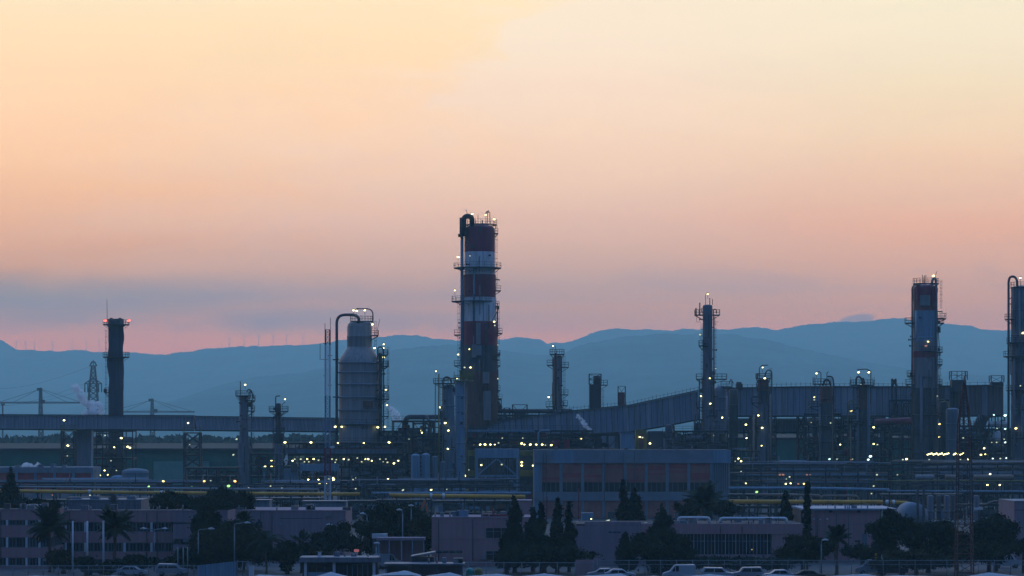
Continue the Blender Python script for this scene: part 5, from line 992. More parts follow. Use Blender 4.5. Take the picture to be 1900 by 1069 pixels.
# big wall with emblem
Y = 440; r = thing('pink_warehouse', 'large blank mauve warehouse wall with a small dark square sign', 'building', (X(530, Y), Y, 0))
P(r, 'wall', MB().box(X(420.5, Y), X(641, Y), Y, Y + 18, 0, Z(948, Y)), m_pink2); P(r, 'coping', MB().box(X(420, Y), X(641.5, Y), Y - .1, Y + 18.1, Z(948, Y) + .01, Z(946.8, Y)), m_pink2)
for a, b, y in ((520, 598, 962), (426, 470, 985), (510, 640, 1003)): P(r, 'wall_groove', MB().box(X(a, Y), X(b, Y), Y - .03, Y - .005, Z(y + .6, Y), Z(y - .3, Y)), m_roof)
o = P(r, 'sign_board', MB().box(X(475.5, Y), X(486.5, Y), Y - .12, Y - .01, Z(979, Y), Z(968, Y)), m_dark)
g = MB(); u = Y / F; bx, bz = X(481, Y), Z(973.5, Y)
for a, b in (((-1.2, 2.2), (.2, 3.2)), ((.2, 3.2), (1.6, 2.2)), ((1.6, 2.2), (1.2, .4)), ((1.2, .4), (-1.2, -2.8)), ((-1.2, -2.8), (1.6, -2.8))): g.beam((bx + a[0] * u, Y - .15, bz + a[1] * u), (bx + b[0] * u, Y - .15, bz + b[1] * u), .09, .04)
P(o, 'emblem', g, m_steel)
P(r, 'wall_lamp', MB().box(X(519, Y), X(523, Y), Y - .4, Y - .02, Z(973, Y), Z(971, Y)), m_blueL)
for (a, b, t_, lab) in ((470, 500, 929, 'small pale roofed hut behind the mauve warehouse'), (560, 642, 931, 'low blue-grey block at the foot of the red mast')):
    Y = 520; q = thing('service_block', lab, 'building', (X((a + b) / 2, Y), Y, 0)); P(q, 'wall', MB().box(X(a, Y), X(b, Y), Y, Y + 6, 0, Z(t_, Y)), m_blue); P(q, 'roof', MB().box(X(a - 1, Y), X(b + 1, Y), Y - .3, Y + 6.3, Z(t_, Y) + .01, Z(t_ - 1.5, Y)), m_steel)
# middle block
Y = 425; r = thing('pink_block', 'plain mauve block with two window groups left of the cypresses', 'building', (X(890, Y), Y, 0))
P(r, 'wall', MB().box(X(801, Y), X(985, Y), Y, Y + 12, 0, Z(961, Y)), m_pink); P(r, 'coping', MB().box(X(800.5, Y), X(985.5, Y), Y - .08, Y + 12.1, Z(961, Y) + .01, Z(960, Y) + .05), m_pink2)
P(r, 'ledge', MB().box(X(805, Y), X(985, Y), Y - .05, Y - .005, Z(1001.2, Y), Z(1000.4, Y)), m_pink2)
def wgrp(r, x0, x1, y0, y1, Y, n):
    for k in range(n):
        a, b = x0 + (x1 - x0) * k / n + .5, x0 + (x1 - x0) * (k + 1) / n - .5
        o = P(r, 'window', MB().box(X(a, Y), X(b, Y), Y - .04, Y - .005, Z(y1, Y), Z(y0, Y)), m_glass)
        P(o, 'frame', MB().box(X(a, Y), X(b, Y), Y - .1, Y - .05, Z(y0 + (y1 - y0) * .35, Y) - .04, Z(y0 + (y1 - y0) * .35, Y) + .04).box(X(a, Y), X(a, Y) + .06, Y - .1, Y - .05, Z(y1, Y), Z(y0, Y)), m_blue)
wgrp(r, 901, 944, 980, 998, Y, 3); wgrp(r, 901, 944, 1023, 1039, Y, 3); wgrp(r, 808, 858, 1022, 1026, Y, 4)
for px, w_, h_, mm, lab in ((848, 21, 13, m_blueL, 'pale blue box on the roof of the plain mauve block'), (911, 10, 7, m_whiteL, 'small white cowl on the mauve block roof beside red pipes'), (925, 12, 6, m_whiteL, 'second white cowl on the mauve block roof, nearer the cypress')): aircon(px, 960, w_, h_, Y + 2, mm, lab)
rp = MB().tube([(X(892, Y), Y + 2, Z(957, Y)), (X(948, Y), Y + 2, Z(957, Y))], .2, 8).tube([(X(916, Y), Y + 2, Z(957, Y)), (X(914, Y), Y + 2, Z(944, Y))], .15, 8); solo('roof_pipe', rp, m_redb, 'low dark red pipe along the roof of the plain mauve block', 'pipe')
Y = 470; r = thing('pink_block', 'narrow mauve gable seen between the first two cypresses', 'building', (X(975, Y), Y, 0)); P(r, 'wall', MB().box(X(950, Y), X(986, Y), Y, Y + 8, 0, Z(930, Y)), m_pink); P(r, 'coping', MB().box(X(949, Y), X(987, Y), Y - .1, Y + 8.1, Z(930, Y) + .01, Z(928.5, Y)), m_pink2)
# right office with glazed front
Y = 428; r = thing('office_building', 'long low mauve building with a tall glazed front and roof ducts', 'building', (X(1280, Y), Y, 0))
P(r, 'wall', MB().box(X(1070, Y), X(1490, Y), Y + .6, Y + 16, 0, Z(974, Y)), m_dark2); P(r, 'roof', MB().box(X(1069, Y), X(1491, Y), Y + .5, Y + 16.2, Z(974, Y) + .01, Z(972.5, Y)), m_roof)
P(r, 'fascia', MB().box(X(1190, Y), X(1490, Y), Y, Y + .48, Z(991, Y), Z(972, Y)), m_pink); P(r, 'side_wall', MB().box(X(1066, Y), X(1190, Y) - .01, Y - .1, Y + .48, 0, Z(976, Y)), m_pink2)
P(r, 'upper_wall', MB().box(X(1085, Y), X(1190, Y) - .01, Y + .1, Y + .48, Z(975.5, Y), Z(968, Y)), m_pink2)
P(r, 'sill', MB().box(X(1190, Y), X(1490, Y), Y, Y + .48, 0, Z(1029, Y)), m_pink2)
P(r, 'wall', MB().box(X(1432, Y), X(1490, Y), Y + .1, Y + .48, Z(1028.8, Y), Z(991.3, Y)), m_pink)
wgrp(r, 1128, 1152, 986, 989, Y - .1, 3)
for k in range(26):
    a = 1262 + k * 6.5; o = P(r, 'window', MB().box(X(a + .3, Y), X(a + 6.2, Y), Y + .4, Y + .48, Z(1028.8, Y), Z(991.3, Y)), m_glass)
    P(o, 'frame', MB().box(X(a + 6.2, Y) - .03, X(a + 6.2, Y) + .03, Y + .25, Y + .39, Z(1028.8, Y), Z(991.3, Y)).box(X(a + .3, Y), X(a + 6.1, Y) - .03, Y + .3, Y + .38, Z(1004.6, Y), Z(1004, Y)), m_blueL if k % 3 else m_whiteL)
for (a, b, c_, lab, mm) in ((1257, 1318, 964, 'left', m_whiteL), (1335, 1461, 965, 'right', m_whiteL)):
    Yd = Y + 5; q = thing('roof_duct', 'silver rounded duct loop on the low glazed building, %s' % ('the shorter one' if lab == 'left' else 'the longer one at the right'), 'duct', (X((a + b) / 2, Yd), Yd, Z(972, Yd)))
    pipe(q, [(a + 2, 971), (a + 2, c_ - 3), (b - 2, c_ - 3), (b - 2, 971)], 5.5, Yd, mm, bend=.5); 
    for k in (a + 22, (a + b) / 2): P(q, 'support', MB().beam((X(k, Yd), Yd, Z(971.5, Yd)), (X(k, Yd), Yd, Z(c_, Yd)), .15), m_dark)
aircon(1362, 971, 14, 14, Y + 9, m_blue, 'boxy grey roof unit behind the longer silver duct'); aircon(1196, 975, 20, 5, Y + 4, m_whiteL, 'low white roof unit left of the broad conifer'); aircon(1252, 971, 7, 19, Y + 8, m_steel, 'narrow upright roof cabinet right of the broad conifer')
lamp(r, 1395, 1020, Y - .2, 'a', size=.55, post=.3)
# lit truck area by the hall
Y = 560; r = thing('floodlight_post', 'short pole with bright white floodlight right of the cypress group', 'lamp', (X(1097, Y), Y, 0)); P(r, 'pole', MB().beam((X(1097, Y), Y, 0), (X(1097, Y), Y, Z(963, Y)), .14), m_dark2); lamp(r, 1097, 963, Y - .3, 'y', size=.6)
r = thing('strip_light_post', 'slanted tube light low against the brick hall', 'lamp', (X(1123, Y), Y, 0)); P(r, 'pole', MB().beam((X(1123, Y), Y, 0), (X(1123, Y), Y, Z(969, Y)), .14), m_dark2); P(r, 'tube_light', MB().beam((X(1117, Y), Y - .2, Z(969, Y)), (X(1131, Y), Y - .2, Z(965, Y)), .2), G['d'])
# right white-edged building
Y = 440; r = thing('pink_warehouse', 'mauve warehouse with pale roof edge right of the thin cypress', 'building', (X(1560, Y), Y, 0))
P(r, 'wall', MB().box(X(1491, Y), X(1632, Y), Y, Y + 16, 0, Z(947, Y)), m_pink); P(r, 'roof_edge', MB().box(X(1488, Y), X(1664, Y), Y - .4, Y + 16.4, Z(947, Y) + .01, Z(943.5, Y)), m_blueL)
for q in (1541, 1593): P(r, 'bracket', MB().box(X(q - 3, Y), X(q + 3, Y), Y - .2, Y - .01, Z(951, Y), Z(947, Y)), m_dark)
P(r, 'side_wall', MB().box(X(1487, Y), X(1491, Y) - .01, Y + 1, Y + 14, 0, Z(948, Y)), m_dark2)
for a, b, y0, y1, mm in ((1592, 1596, 1002, 1030, m_dark2), (1586, 1594, 1003, 1006, m_dark), (1600, 1608, 990, 1014, m_blue)): P(r, 'door', MB().box(X(a, Y), X(b, Y), Y - .08, Y - .01, Z(y1, Y), Z(y0, Y)), mm)
for k, (a, y) in enumerate(((1510, 963), (1522, 964), (1535, 963))): P(r, 'wall_lamp', MB().box(X(a - 1.5, Y), X(a + 1.5, Y), Y - .35, Y - .02, Z(y + 1, Y), Z(y - 1, Y)), m_whiteL)
P(r, 'ledge', MB().box(X(1560, Y), X(1630, Y), Y - .05, Y - .005, Z(973, Y), Z(972, Y)), m_pink2)
Y = 445; r = thing('pink_warehouse', 'tall blue-mauve wall cut off by the right edge', 'building', (X(1940, Y), Y, 0)); P(r, 'wall', MB().box(X(1882, Y), X(2050, Y), Y, Y + 14, 0, Z(931, Y)), m_pink2); P(r, 'coping', MB().box(X(1881, Y), X(2051, Y), Y - .1, Y + 14, Z(931, Y) + .01, Z(929.5, Y)), m_conc); P(r, 'ledge', MB().box(X(1882, Y), X(2050, Y), Y - .06, Y - .005, Z(947, Y), Z(946, Y)), m_dark2)
# white sphere / round tank and silver vessels
Y = 560; r = thing('round_tank', 'big pale round tank half hidden behind the dark tree at right', 'tank', (X(1695, Y), Y, 0)); s = Y / F
P(r, 'shell', MB().drum((X(1697, Y), Y, Z(958, Y)), (X(1697, Y), Y + 8, Z(958, Y)), 25 * s, 36), m_beam); P(r, 'rib', MB().box(X(1672, Y), X(1720, Y), Y - 1.4, Y - 1.2, Z(959, Y), Z(958.4, Y)), m_dark2)
for q in (1700, 1711): P(r, 'leg', MB().beam((X(q, Y), Y - 2, 0), (X(q, Y), Y - 2, Z(905, Y)), .45), m_dark2)
for i, (px, w_, mm, lab) in enumerate(((1726, 12, m_steel, 'steel blue'), (1742, 9, m_dark2, 'dark slim'), (1757, 11, m_steel, 'wide steel'), (1768, 8, m_dark2, 'thinnest dark'), (1812, 10, m_steel, 'lone steel'))):
    column('%s upright silo behind the near lattice mast, low at right' % lab, px, 919, w_, 570 + i, m=mm, dome=.3, seam=30, name='silo', cat='silo')
r = thing('insulator_row', 'double row of small white insulators behind the dark trees at right', 'insulators', (X(1760, 540), 540, 0)); Y = 540
P(r, 'beam', MB().box(X(1720, Y), X(1812, Y), Y, Y + .3, Z(974, Y), Z(972, Y)), m_dark2)
for k in range(13): P(r, 'insulator', MB().lathe(X(1728 + k * 6.5, Y), Y - .3, [(.05, Z(969, Y)), (.28, Z(968, Y)), (.12, Z(967.3, Y)), (.28, Z(966.6, Y)), (.05, Z(965.6, Y))], 8), m_whiteL)
for k in range(7): P(r, 'insulator', MB().lathe(X(1733 + k * 10, Y), Y - .3, [(.05, Z(977, Y)), (.3, Z(976, Y)), (.15, Z(975, Y)), (.3, Z(974.4, Y)), (.05, Z(973, Y))], 8), m_whiteL if k % 3 else m_ylw)
for q in (1722, 1810): P(r, 'post', MB().beam((X(q, Y), Y + .2, 0), (X(q, Y), Y + .2, Z(972, Y)), .25), m_dark2)
Y = 500; aw = thing('billboard_post', 'white strip board on a dark post right of the near lattice mast', 'sign', (X(1816, Y), Y, 0)); P(aw, 'board', MB().box(X(1808, Y), X(1824, Y), Y, Y + .3, Z(946, Y), Z(942, Y)), m_whiteL); P(aw, 'post', MB().beam((X(1816, Y), Y + .15, 0), (X(1816, Y), Y + .15, Z(946, Y)), .2), m_dark)
# near red lattice mast
Y = 381; s = Y / F; r = thing('lattice_mast', 'near dark red lattice mast rising from the bottom edge at right', 'mast', (X(1789, Y), Y, 0))
def mw(z): py = 800 - (z - H) / s; return (15.5 if py > 1069 else 15.5 - (1069 - py) * .0175 if py > 790 else max(1.6, 10.6 - (790 - py) * .115)) * s
zs_ = [0, 5, 9, 12.5, 16, 19, Z(790, Y), Z(712, Y)]
for k, (z0, z1) in enumerate(zip(zs_[:-1], zs_[1:])):
    mb = MB(); lattice(mb, X(1789, Y) - mw(z0), X(1789, Y) + mw(z0), Y - mw(z0), Y + mw(z0), z0, z1, max(3, int((z1 - z0) / 1.05)), .07, .15, taper=mw(z1) / mw(z0), xb=False); P(r, 'mast_section', mb, [m_rust, m_rust, m_dark2, m_dark2, m_rust, m_dark2, m_rust][k])
for (y, w_) in ((943, 14), (898, 18), (820, 12)): P(r, 'antenna_arm', MB().box(X(1783, Y), X(1783 + w_, Y), Y - .6, Y - .45, Z(y + 2, Y), Z(y, Y)), m_grey)
P(r, 'antenna', MB().tube([(X(1789, Y), Y, Z(716, Y)), (X(1789, Y), Y, Z(698, Y))], .07, 6), m_rust)
# ================================================================== BOTTOM STRIP: street, kiosks, canopies, fence
mb = MB().add([(-60, 387, .004), (60, 387, .004), (60, 250, .004), (-60, 250, .004)], [(3, 2, 1, 0)])
struct('road', mb, mat('road asphalt', (.05, .052, .055), .85, 0, .3, .3))
struct('kerb', MB().box(-60, 60, 387.1, 387.4, 0, .13), m_conc)
struct('yard', MB().add([(-75, 387.5, .004), (75, 387.5, .004), (75, 560, .004), (-75, 560, .004)], [(0, 1, 2, 3)]), mat('yard concrete', (.09, .095, .10), .9, 0, .35, .15))
def fence(label, x0, x1, ytop, Y, step, m, midrail=False):
    r = thing('fence', label, 'fence', (X((x0 + x1) / 2, Y), Y, 0)); zt = Z(ytop, Y)
    P(r, 'rail', MB().tube([(X(x0, Y), Y, zt), (X(x1, Y), Y, zt)], .045, 6), m)
    if midrail: P(r, 'rail', MB().tube([(X(x0, Y), Y, zt - .55), (X(x1, Y), Y, zt - .55)], .035, 6), m)
    n = int((x1 - x0) / step)
    pm = None
    for i in range(n + 1):
        if pm is None: pm = MB().tube([(0, 0, 0), (0, 0, zt + .1)], .05, 6).mesh('post')
        inst(r, 'post', pm, m, (X(x0 + i * step, Y), Y + .06, 0))
    mb = MB(); xa, xb = X(x0, Y), X(x1, Y); hgt = zt - .1; x = xa
    while x < xb:
        mb.beam((x, Y, .1), (min(x + hgt, xb), Y, .1 + min(hgt, xb - x)), .012); mb.beam((x, Y + .02, zt), (min(x + hgt, xb), Y + .02, zt - min(hgt, xb - x)), .012); x += .24
    o = P(r, 'wire_mesh', mb, m_steel); o['kind'] = 'stuff'; return r
m_galv = mat('galvanised steel', (.14, .20, .24), .5, .2, .2, .5)
fence('wire mesh fence along the car park at the lower right', 1108, 2000, 1040, 392, 29.5, m_galv, True)
fence('wire mesh fence below the left offices', -60, 366, 1050, 393, 28, m_galv, True)
fence('wire mesh fence in front of the plain mauve block and cypresses', 770, 1104, 1044, 391, 33, m_galv)
# corrugated screen
Y = 389; r = thing('corrugated_fence', 'pale blue corrugated screen left of the white gate post', 'fence', (X(402, Y), Y, 0))
for k in range(14):
    a = 366 + k * 5.2; yt = 1049 - k * .55; P(r, 'sheet', MB().box(X(a, Y), X(a + 4.7, Y), Y + (k % 2) * .08, Y + .06 + (k % 2) * .08, 0, Z(yt, Y)), m_blueL)
r = thing('gate_post', 'stout white gate post beside the corrugated screen', 'post', (X(466, Y), Y, 0)); P(r, 'pillar', MB().box(X(462, Y), X(471, Y), Y - .3, Y + .3, 0, Z(1050, Y)), m_whiteL); P(r, 'cap', MB().box(X(461, Y), X(472, Y), Y - .36, Y + .36, Z(1050, Y), Z(1048.6, Y)), m_conc)
fence('short wire gate between corrugated screen and white gate post', 440, 461, 1042, 389.5, 10, m_galv)
# kiosk
Y = 376; r = thing('kiosk', 'flat-roofed kiosk with white pillars and lit teal counter at the bottom edge', 'kiosk', (X(630, Y), Y, 0))
P(r, 'roof', MB().box(X(556, Y), X(702, Y), Y - .6, Y + 5, Z(1043.5, Y), Z(1034, Y)), m_blue); P(r, 'parapet', MB().box(X(556, Y), X(708, Y), Y - .65, Y - .61, Z(1043, Y), Z(1034.5, Y)), m_steel)
P(r, 'wall', MB().box(X(560, Y), X(700, Y), Y + 1.2, Y + 4.8, 0, Z(1043.8, Y)), m_dark2)
for q in (567, 620, 694): P(r, 'pillar', MB().box(X(q - 2.5, Y), X(q + 2.5, Y), Y - .3, Y, 0, Z(1043.8, Y)), m_whiteL)
for k in range(3): P(r, 'window', MB().box(X(572 + k * 15, Y), X(586 + k * 15, Y), Y + .9, Y + 1, Z(1066, Y), Z(1050, Y)), m_glass)
for k in range(5):
    o = P(r, 'window', MB().box(X(644 + k * 9.6, Y), X(653 + k * 9.6, Y), Y + .5, Y + .6, 0.1, Z(1049, Y)), m_glass if k % 2 else m_greenD); P(o, 'frame', MB().box(X(644 + k * 9.6, Y) - .05, X(644 + k * 9.6, Y) + .03, Y + .4, Y + .49, 0.1, Z(1048, Y)), m_blueL)
P(r, 'counter', MB().box(X(571, Y), X(617, Y), Y - .2, Y + .2, 0, Z(1062, Y)), m_blueL)
aircon(590, 1034, 5, 9, Y + 1, m_whiteL, 'small white chimney box on the kiosk roof')
Y = 378; r = thing('shelter', 'long flat shelter roof right of the kiosk', 'shelter', (X(770, Y), Y, 0)); P(r, 'roof', MB().box(X(712, Y), X(862, Y), Y, Y + 5, Z(1049, Y), Z(1046, Y)), m_steel); P(r, 'wall', MB().box(X(716, Y), X(858, Y), Y + 3, Y + 4.8, 0, Z(1049, Y) - .01), m_pink2)
for q in (716, 760, 810, 858): P(r, 'post', MB().beam((X(q, Y), Y + .2, 0), (X(q, Y), Y + .2, Z(1049, Y)), .12), m_steel)
Y = 383; r = thing('shelter', 'low shed with white sloping roof just left of the mauve block', 'shelter', (X(780, Y), Y, 0))
mb = MB(); v = [(X(a, Y), Y + q, Z(b, Y)) for q in (0, 4) for a, b in ((762, 1032), (807, 1024), (807, 1028), (762, 1034))]; mb.add(v, [(0, 1, 2, 3), (7, 6, 5, 4), (0, 4, 5, 1), (1, 5, 6, 2), (2, 6, 7, 3), (3, 7, 4, 0)]); P(r, 'roof', mb, m_grey); P(r, 'wall', MB().box(X(764, Y), X(805, Y), Y + .5, Y + 3.5, 0, Z(1034, Y) - .05), m_dark2)
# van + cars (side profile swept across the width, windows set in)
def vehicle(kind, label, px, Y, paint, flip=False, group=None, yb=None, L_=None):
    x0 = X(px, Y); z0 = 0; sg = -1 if flip else 1
    prof = {'van': [(-2.1, .35), (2.25, .35), (2.3, .8), (2.2, 1.0), (1.35, 1.28), (.75, 2.0), (.5, 2.12), (-1.95, 2.15), (-2.1, 2.0)],
            'car': [(-2.0, .35), (2.05, .35), (2.1, .7), (1.95, .85), (1.05, .98), (.35, 1.42), (-.9, 1.46), (-1.75, 1.0), (-2.05, .92)],
            'suv': [(-2.1, .4), (2.15, .4), (2.2, .95), (1.2, 1.12), (.75, 1.68), (-1.7, 1.72), (-2.05, 1.2)]}[kind]
    W_ = .88; r = thing('parked_' + ('van' if kind == 'van' else 'car'), label, 'van' if kind == 'van' else 'car', (x0, Y, 0), group)
    n = len(prof); v = []
    for yy, k in ((-W_, 0), (-W_ * .92, 1), (W_ * .92, 1), (W_, 0)):
        for a, b in prof:
            inner = 1 if k else .965; zz = .35 + (b - .35) * (1 if k else .93) if b > 1.0 else b
            v.append((x0 + sg * a * inner, Y + yy, zz))
    fs = [tuple(range(n))[::-1], tuple(range(3 * n, 4 * n))] + [(j * n + i, j * n + (i + 1) % n, (j + 1) * n + (i + 1) % n, (j + 1) * n + i) for j in range(3) for i in range(n)]
    P(r, 'body', MB().add(v, fs), paint)
    zt = max(b for a, b in prof); wa = {'van': (.15, 1.05), 'car': (-1.3, .85), 'suv': (-1.8, 1.0)}[kind]; zl = {'van': 1.25, 'car': .95, 'suv': 1.1}[kind]
    m3 = (wa[0] + wa[1]) / 2
    for a, b in ((wa[0], m3 - .05), (m3 + .05, wa[1])):
        ta = a + (.25 if a == wa[0] and kind != 'van' else 0); tb = b - (.42 if b == wa[1] else 0); z1 = zt - .16
        q = [(x0 + sg * e, Y - W_ - .012, zz) for e, zz in ((a, zl), (b, zl), (tb, z1), (ta, z1))]; q2 = [(a_, b_ + .03, c_) for a_, b_, c_ in q]
        P(r, 'window', MB().add(q + q2, [(0, 1, 2, 3), (7, 6, 5, 4), (0, 4, 5, 1), (1, 5, 6, 2), (2, 6, 7, 3), (3, 7, 4, 0)]), m_glass)
    for a in (-1.25, 1.35):
        for yy in (-W_ + .08, W_ - .08):
            o = P(r, 'wheel', MB().tube([(x0 + sg * a, Y + yy - .11, .33), (x0 + sg * a, Y + yy + .11, .33)], .33, 16), m_rubber); P(o, 'rim', MB().tube([(x0 + sg * a, Y + yy - .13, .33), (x0 + sg * a, Y + yy + .13, .33)], .18, 10), m_steel)
    for yy in (-.6, .6): P(r, 'headlight', MB().box(x0 + sg * (2.08 if kind == 'car' else 2.2) - .04, x0 + sg * (2.08 if kind == 'car' else 2.2) + .04, Y + yy - .15, Y + yy + .15, .6, .75), m_whiteL)
    P(r, 'number_plate', MB().box(x0 - sg * 2.14 - .02, x0 - sg * 2.14 + .02, Y - .25, Y + .25, .5, .62), m_whiteL)
    return r
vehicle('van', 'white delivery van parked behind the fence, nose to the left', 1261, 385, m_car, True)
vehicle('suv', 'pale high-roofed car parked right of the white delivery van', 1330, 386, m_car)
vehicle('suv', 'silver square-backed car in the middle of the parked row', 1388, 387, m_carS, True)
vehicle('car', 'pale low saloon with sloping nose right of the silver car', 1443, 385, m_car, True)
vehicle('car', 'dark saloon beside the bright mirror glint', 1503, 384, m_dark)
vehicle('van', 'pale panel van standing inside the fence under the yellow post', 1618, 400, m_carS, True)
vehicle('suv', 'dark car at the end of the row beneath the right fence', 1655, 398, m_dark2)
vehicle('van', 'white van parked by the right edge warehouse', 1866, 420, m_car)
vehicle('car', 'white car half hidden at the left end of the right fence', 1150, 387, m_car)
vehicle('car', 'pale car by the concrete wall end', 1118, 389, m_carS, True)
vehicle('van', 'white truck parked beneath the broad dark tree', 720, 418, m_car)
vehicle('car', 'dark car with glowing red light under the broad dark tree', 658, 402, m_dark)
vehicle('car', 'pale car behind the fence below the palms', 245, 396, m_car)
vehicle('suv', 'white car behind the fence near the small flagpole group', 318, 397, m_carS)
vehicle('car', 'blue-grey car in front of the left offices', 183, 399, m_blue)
Y = 400; r = thing('warning_light', 'small red glowing light low under the broad dark tree', 'light', (X(661, Y), Y, 0)); P(r, 'post', MB().beam((X(661, Y), Y, 0), (X(661, Y), Y, Z(1022, Y)), .1), m_dark); P(r, 'lens', MB().box(X(657, Y), X(666, Y), Y - .15, Y + .1, Z(1024, Y), Z(1019.5, Y)), glow('soft red lens', (1, .25, .22), .22))
Y = 415; r = thing('entrance_canopy', 'mauve entrance canopy on posts under the broad dark tree', 'canopy', (X(735, Y), Y, 0)); P(r, 'roof', MB().box(X(698, Y), X(788, Y), Y, Y + 4, Z(1003, Y), Z(998, Y)), m_pink2)
for q in (702, 722, 745, 765, 786): P(r, 'post', MB().beam((X(q, Y), Y + .2, 0), (X(q, Y), Y + .2, Z(1003, Y)), .16), m_blueL)
P(r, 'back_wall', MB().box(X(700, Y), X(786, Y), Y + 3.6, Y + 3.9, 0, Z(1003, Y) - .02), m_pink)
Y = 421; r = thing('white_container', 'white box container right under the broad dark tree', 'container', (X(703, Y), Y, 0)); P(r, 'body', MB().box(X(690, Y), X(718, Y), Y, Y + 2.4, Z(999, Y), Z(991, Y)), m_whiteL); P(r, 'base', MB().box(X(691, Y), X(717, Y), Y + .1, Y + 2.3, 0, Z(999, Y) - .01), m_dark2)
# concrete wall end
Y = 394; r = thing('boundary_wall', 'mauve boundary wall with an end pier right of the cypress group', 'wall', (X(1090, Y), Y, 0)); P(r, 'wall', MB().box(X(1068, Y), X(1103, Y), Y, Y + .3, 0, Z(1039, Y)), m_pink); P(r, 'pier', MB().box(X(1103.2, Y), X(1111, Y), Y - .15, Y + .45, 0, Z(1036, Y)), m_pink2)
# canvas sunshades over the parking bays
def shade(label, px, w_, yp, ye, Y, off=0):
    r = thing('sunshade', label, 'canopy', (X(px, Y), Y, 0), None); xa, xb = X(px - w_ / 2, Y), X(px + w_ / 2, Y); zp, ze = Z(yp, Y), Z(ye, Y); n = 12; v = []; dp = 4.5
    for j in range(5):
        for i in range(n + 1):
            u = i / n; a = 1 - abs((u - .5 - off) / (.5 + (off if u < .5 + off else -off))); b = 1 - abs(j / 4 - .5) * 2
            v.append((xa + (xb - xa) * u, Y + dp * j / 4, ze + (zp - ze) * (min(a, .35 + .65 * b)) ** 1.15))
    fs = [(j * (n + 1) + i, j * (n + 1) + i + 1, (j + 1) * (n + 1) + i + 1, (j + 1) * (n + 1) + i) for j in range(4) for i in range(n)]
    mb = MB().add(v, fs, True); k = len(v); mb.add([(a, b, c_ - .05) for a, b, c_ in v], [f[::-1] for f in fs], True); P(r, 'canvas', mb, m_canvas)
    vl = MB().box(xa, xb, Y - .03, Y, ze - .22, ze + .01); P(r, 'valance', vl, m_canvas)
    for e in (xa + .1, xb - .1):
        for q in (.1, dp - .1): P(r, 'pole', MB().beam((e, Y + q, 0), (e, Y + q, ze), .08), m_galv)
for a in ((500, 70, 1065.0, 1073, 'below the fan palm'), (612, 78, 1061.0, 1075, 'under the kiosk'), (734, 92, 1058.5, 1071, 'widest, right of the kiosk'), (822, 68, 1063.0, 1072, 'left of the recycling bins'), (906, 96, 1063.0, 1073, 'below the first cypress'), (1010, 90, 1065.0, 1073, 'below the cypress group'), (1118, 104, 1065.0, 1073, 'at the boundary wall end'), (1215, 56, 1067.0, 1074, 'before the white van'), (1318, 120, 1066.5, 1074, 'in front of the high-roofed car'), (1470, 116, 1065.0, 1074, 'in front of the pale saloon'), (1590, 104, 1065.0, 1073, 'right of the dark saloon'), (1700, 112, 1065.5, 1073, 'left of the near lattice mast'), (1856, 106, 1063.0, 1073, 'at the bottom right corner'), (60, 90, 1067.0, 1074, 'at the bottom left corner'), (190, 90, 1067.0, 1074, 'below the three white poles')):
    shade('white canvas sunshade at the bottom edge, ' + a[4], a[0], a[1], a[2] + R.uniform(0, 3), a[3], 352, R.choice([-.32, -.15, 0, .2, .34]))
# bins, people-free kerb clutter
Y = 384
for px, mm, lab in ((872, m_teal, 'teal round-topped recycling bin behind the sunshades'), (888, m_ylw, 'yellow round-topped recycling bin behind the sunshades')):
    r = thing('recycling_bin', lab, 'bin', (X(px, Y), Y, 0)); x = X(px, Y); P(r, 'body', MB().lathe(x, Y, [(.45, 0), (.55, .3), (.56, 1.1), (.5, 1.35)], 14), mm); P(r, 'lid', MB().lathe(x, Y, [(.56, 1.25), (.5, 1.5), (.3, 1.68), (.02, 1.75)], 14), mm)
# poles and street lamps
for px, y0, y1, lab in ((135, 967, 1062, 'leftmost of the three tall white poles before the offices'), (162, 967, 1037, 'middle, thicker white pole before the offices'), (192, 966, 1050, 'rightmost of the three tall white poles before the offices')):
    Y = 400 if px == 135 else 406; w_ = .13 if px == 135 else .16; r = thing('flagpole', lab, 'pole', (X(px, Y), Y, 0)); P(r, 'pole', MB().tube([(X(px, Y), Y, 0), (X(px, Y), Y, Z(y0, Y))], [w_, w_ * .85], 10), m_whiteL); P(r, 'base', MB().box(X(px, Y) - .25, X(px, Y) + .25, Y - .25, Y + .25, 0, .3), m_conc)
for px in (330, 340, 348):
    Y = 398; r = thing('flagpole', 'thin pale post %s of the small frame left of the big tree' % {330: 'on the left', 340: 'in the middle', 348: 'on the right'}[px], 'pole', (X(px, Y), Y, 0)); P(r, 'pole', MB().tube([(X(px, Y), Y, 0), (X(px, Y), Y, Z(1015, Y))], .08, 8), m_galv); P(r, 'base', MB().box(X(px, Y) - .2, X(px, Y) + .2, Y - .2, Y + .2, 0, .15), m_conc)
def street_lamp(label, px, ytop, Y, arm, double=False, m=None):
    m = m or m_galv; r = thing('street_lamp', label, 'street lamp', (X(px, Y), Y, 0)); s = Y / F; zt = Z(ytop, Y); x = X(px, Y)
    P(r, 'pole', MB().tube([(x, Y, 0), (x, Y, zt - .4)], [.11, .07], 8), m)
    for sg in ((1, -1) if double else (1,)):
        e = x + sg * arm * s; P(r, 'arm', MB().tube(fillet([(x, Y, zt - .6), (x, Y, zt), (e, Y, zt + .15)], .5), .055, 6), m)
        P(r, 'lamp_head', MB().tube([(e - sg * .1, Y, zt + .15), (e + sg * .35, Y, zt + .2), (e + sg * .75, Y, zt + .12)], [.09, .14, .05], 8), m_white)
street_lamp('curved-arm street lamp before the big dark tree', 435, 972, 402, 20); street_lamp('street lamp with arm over the left side of the big dark tree', 368, 983, 404, 20)
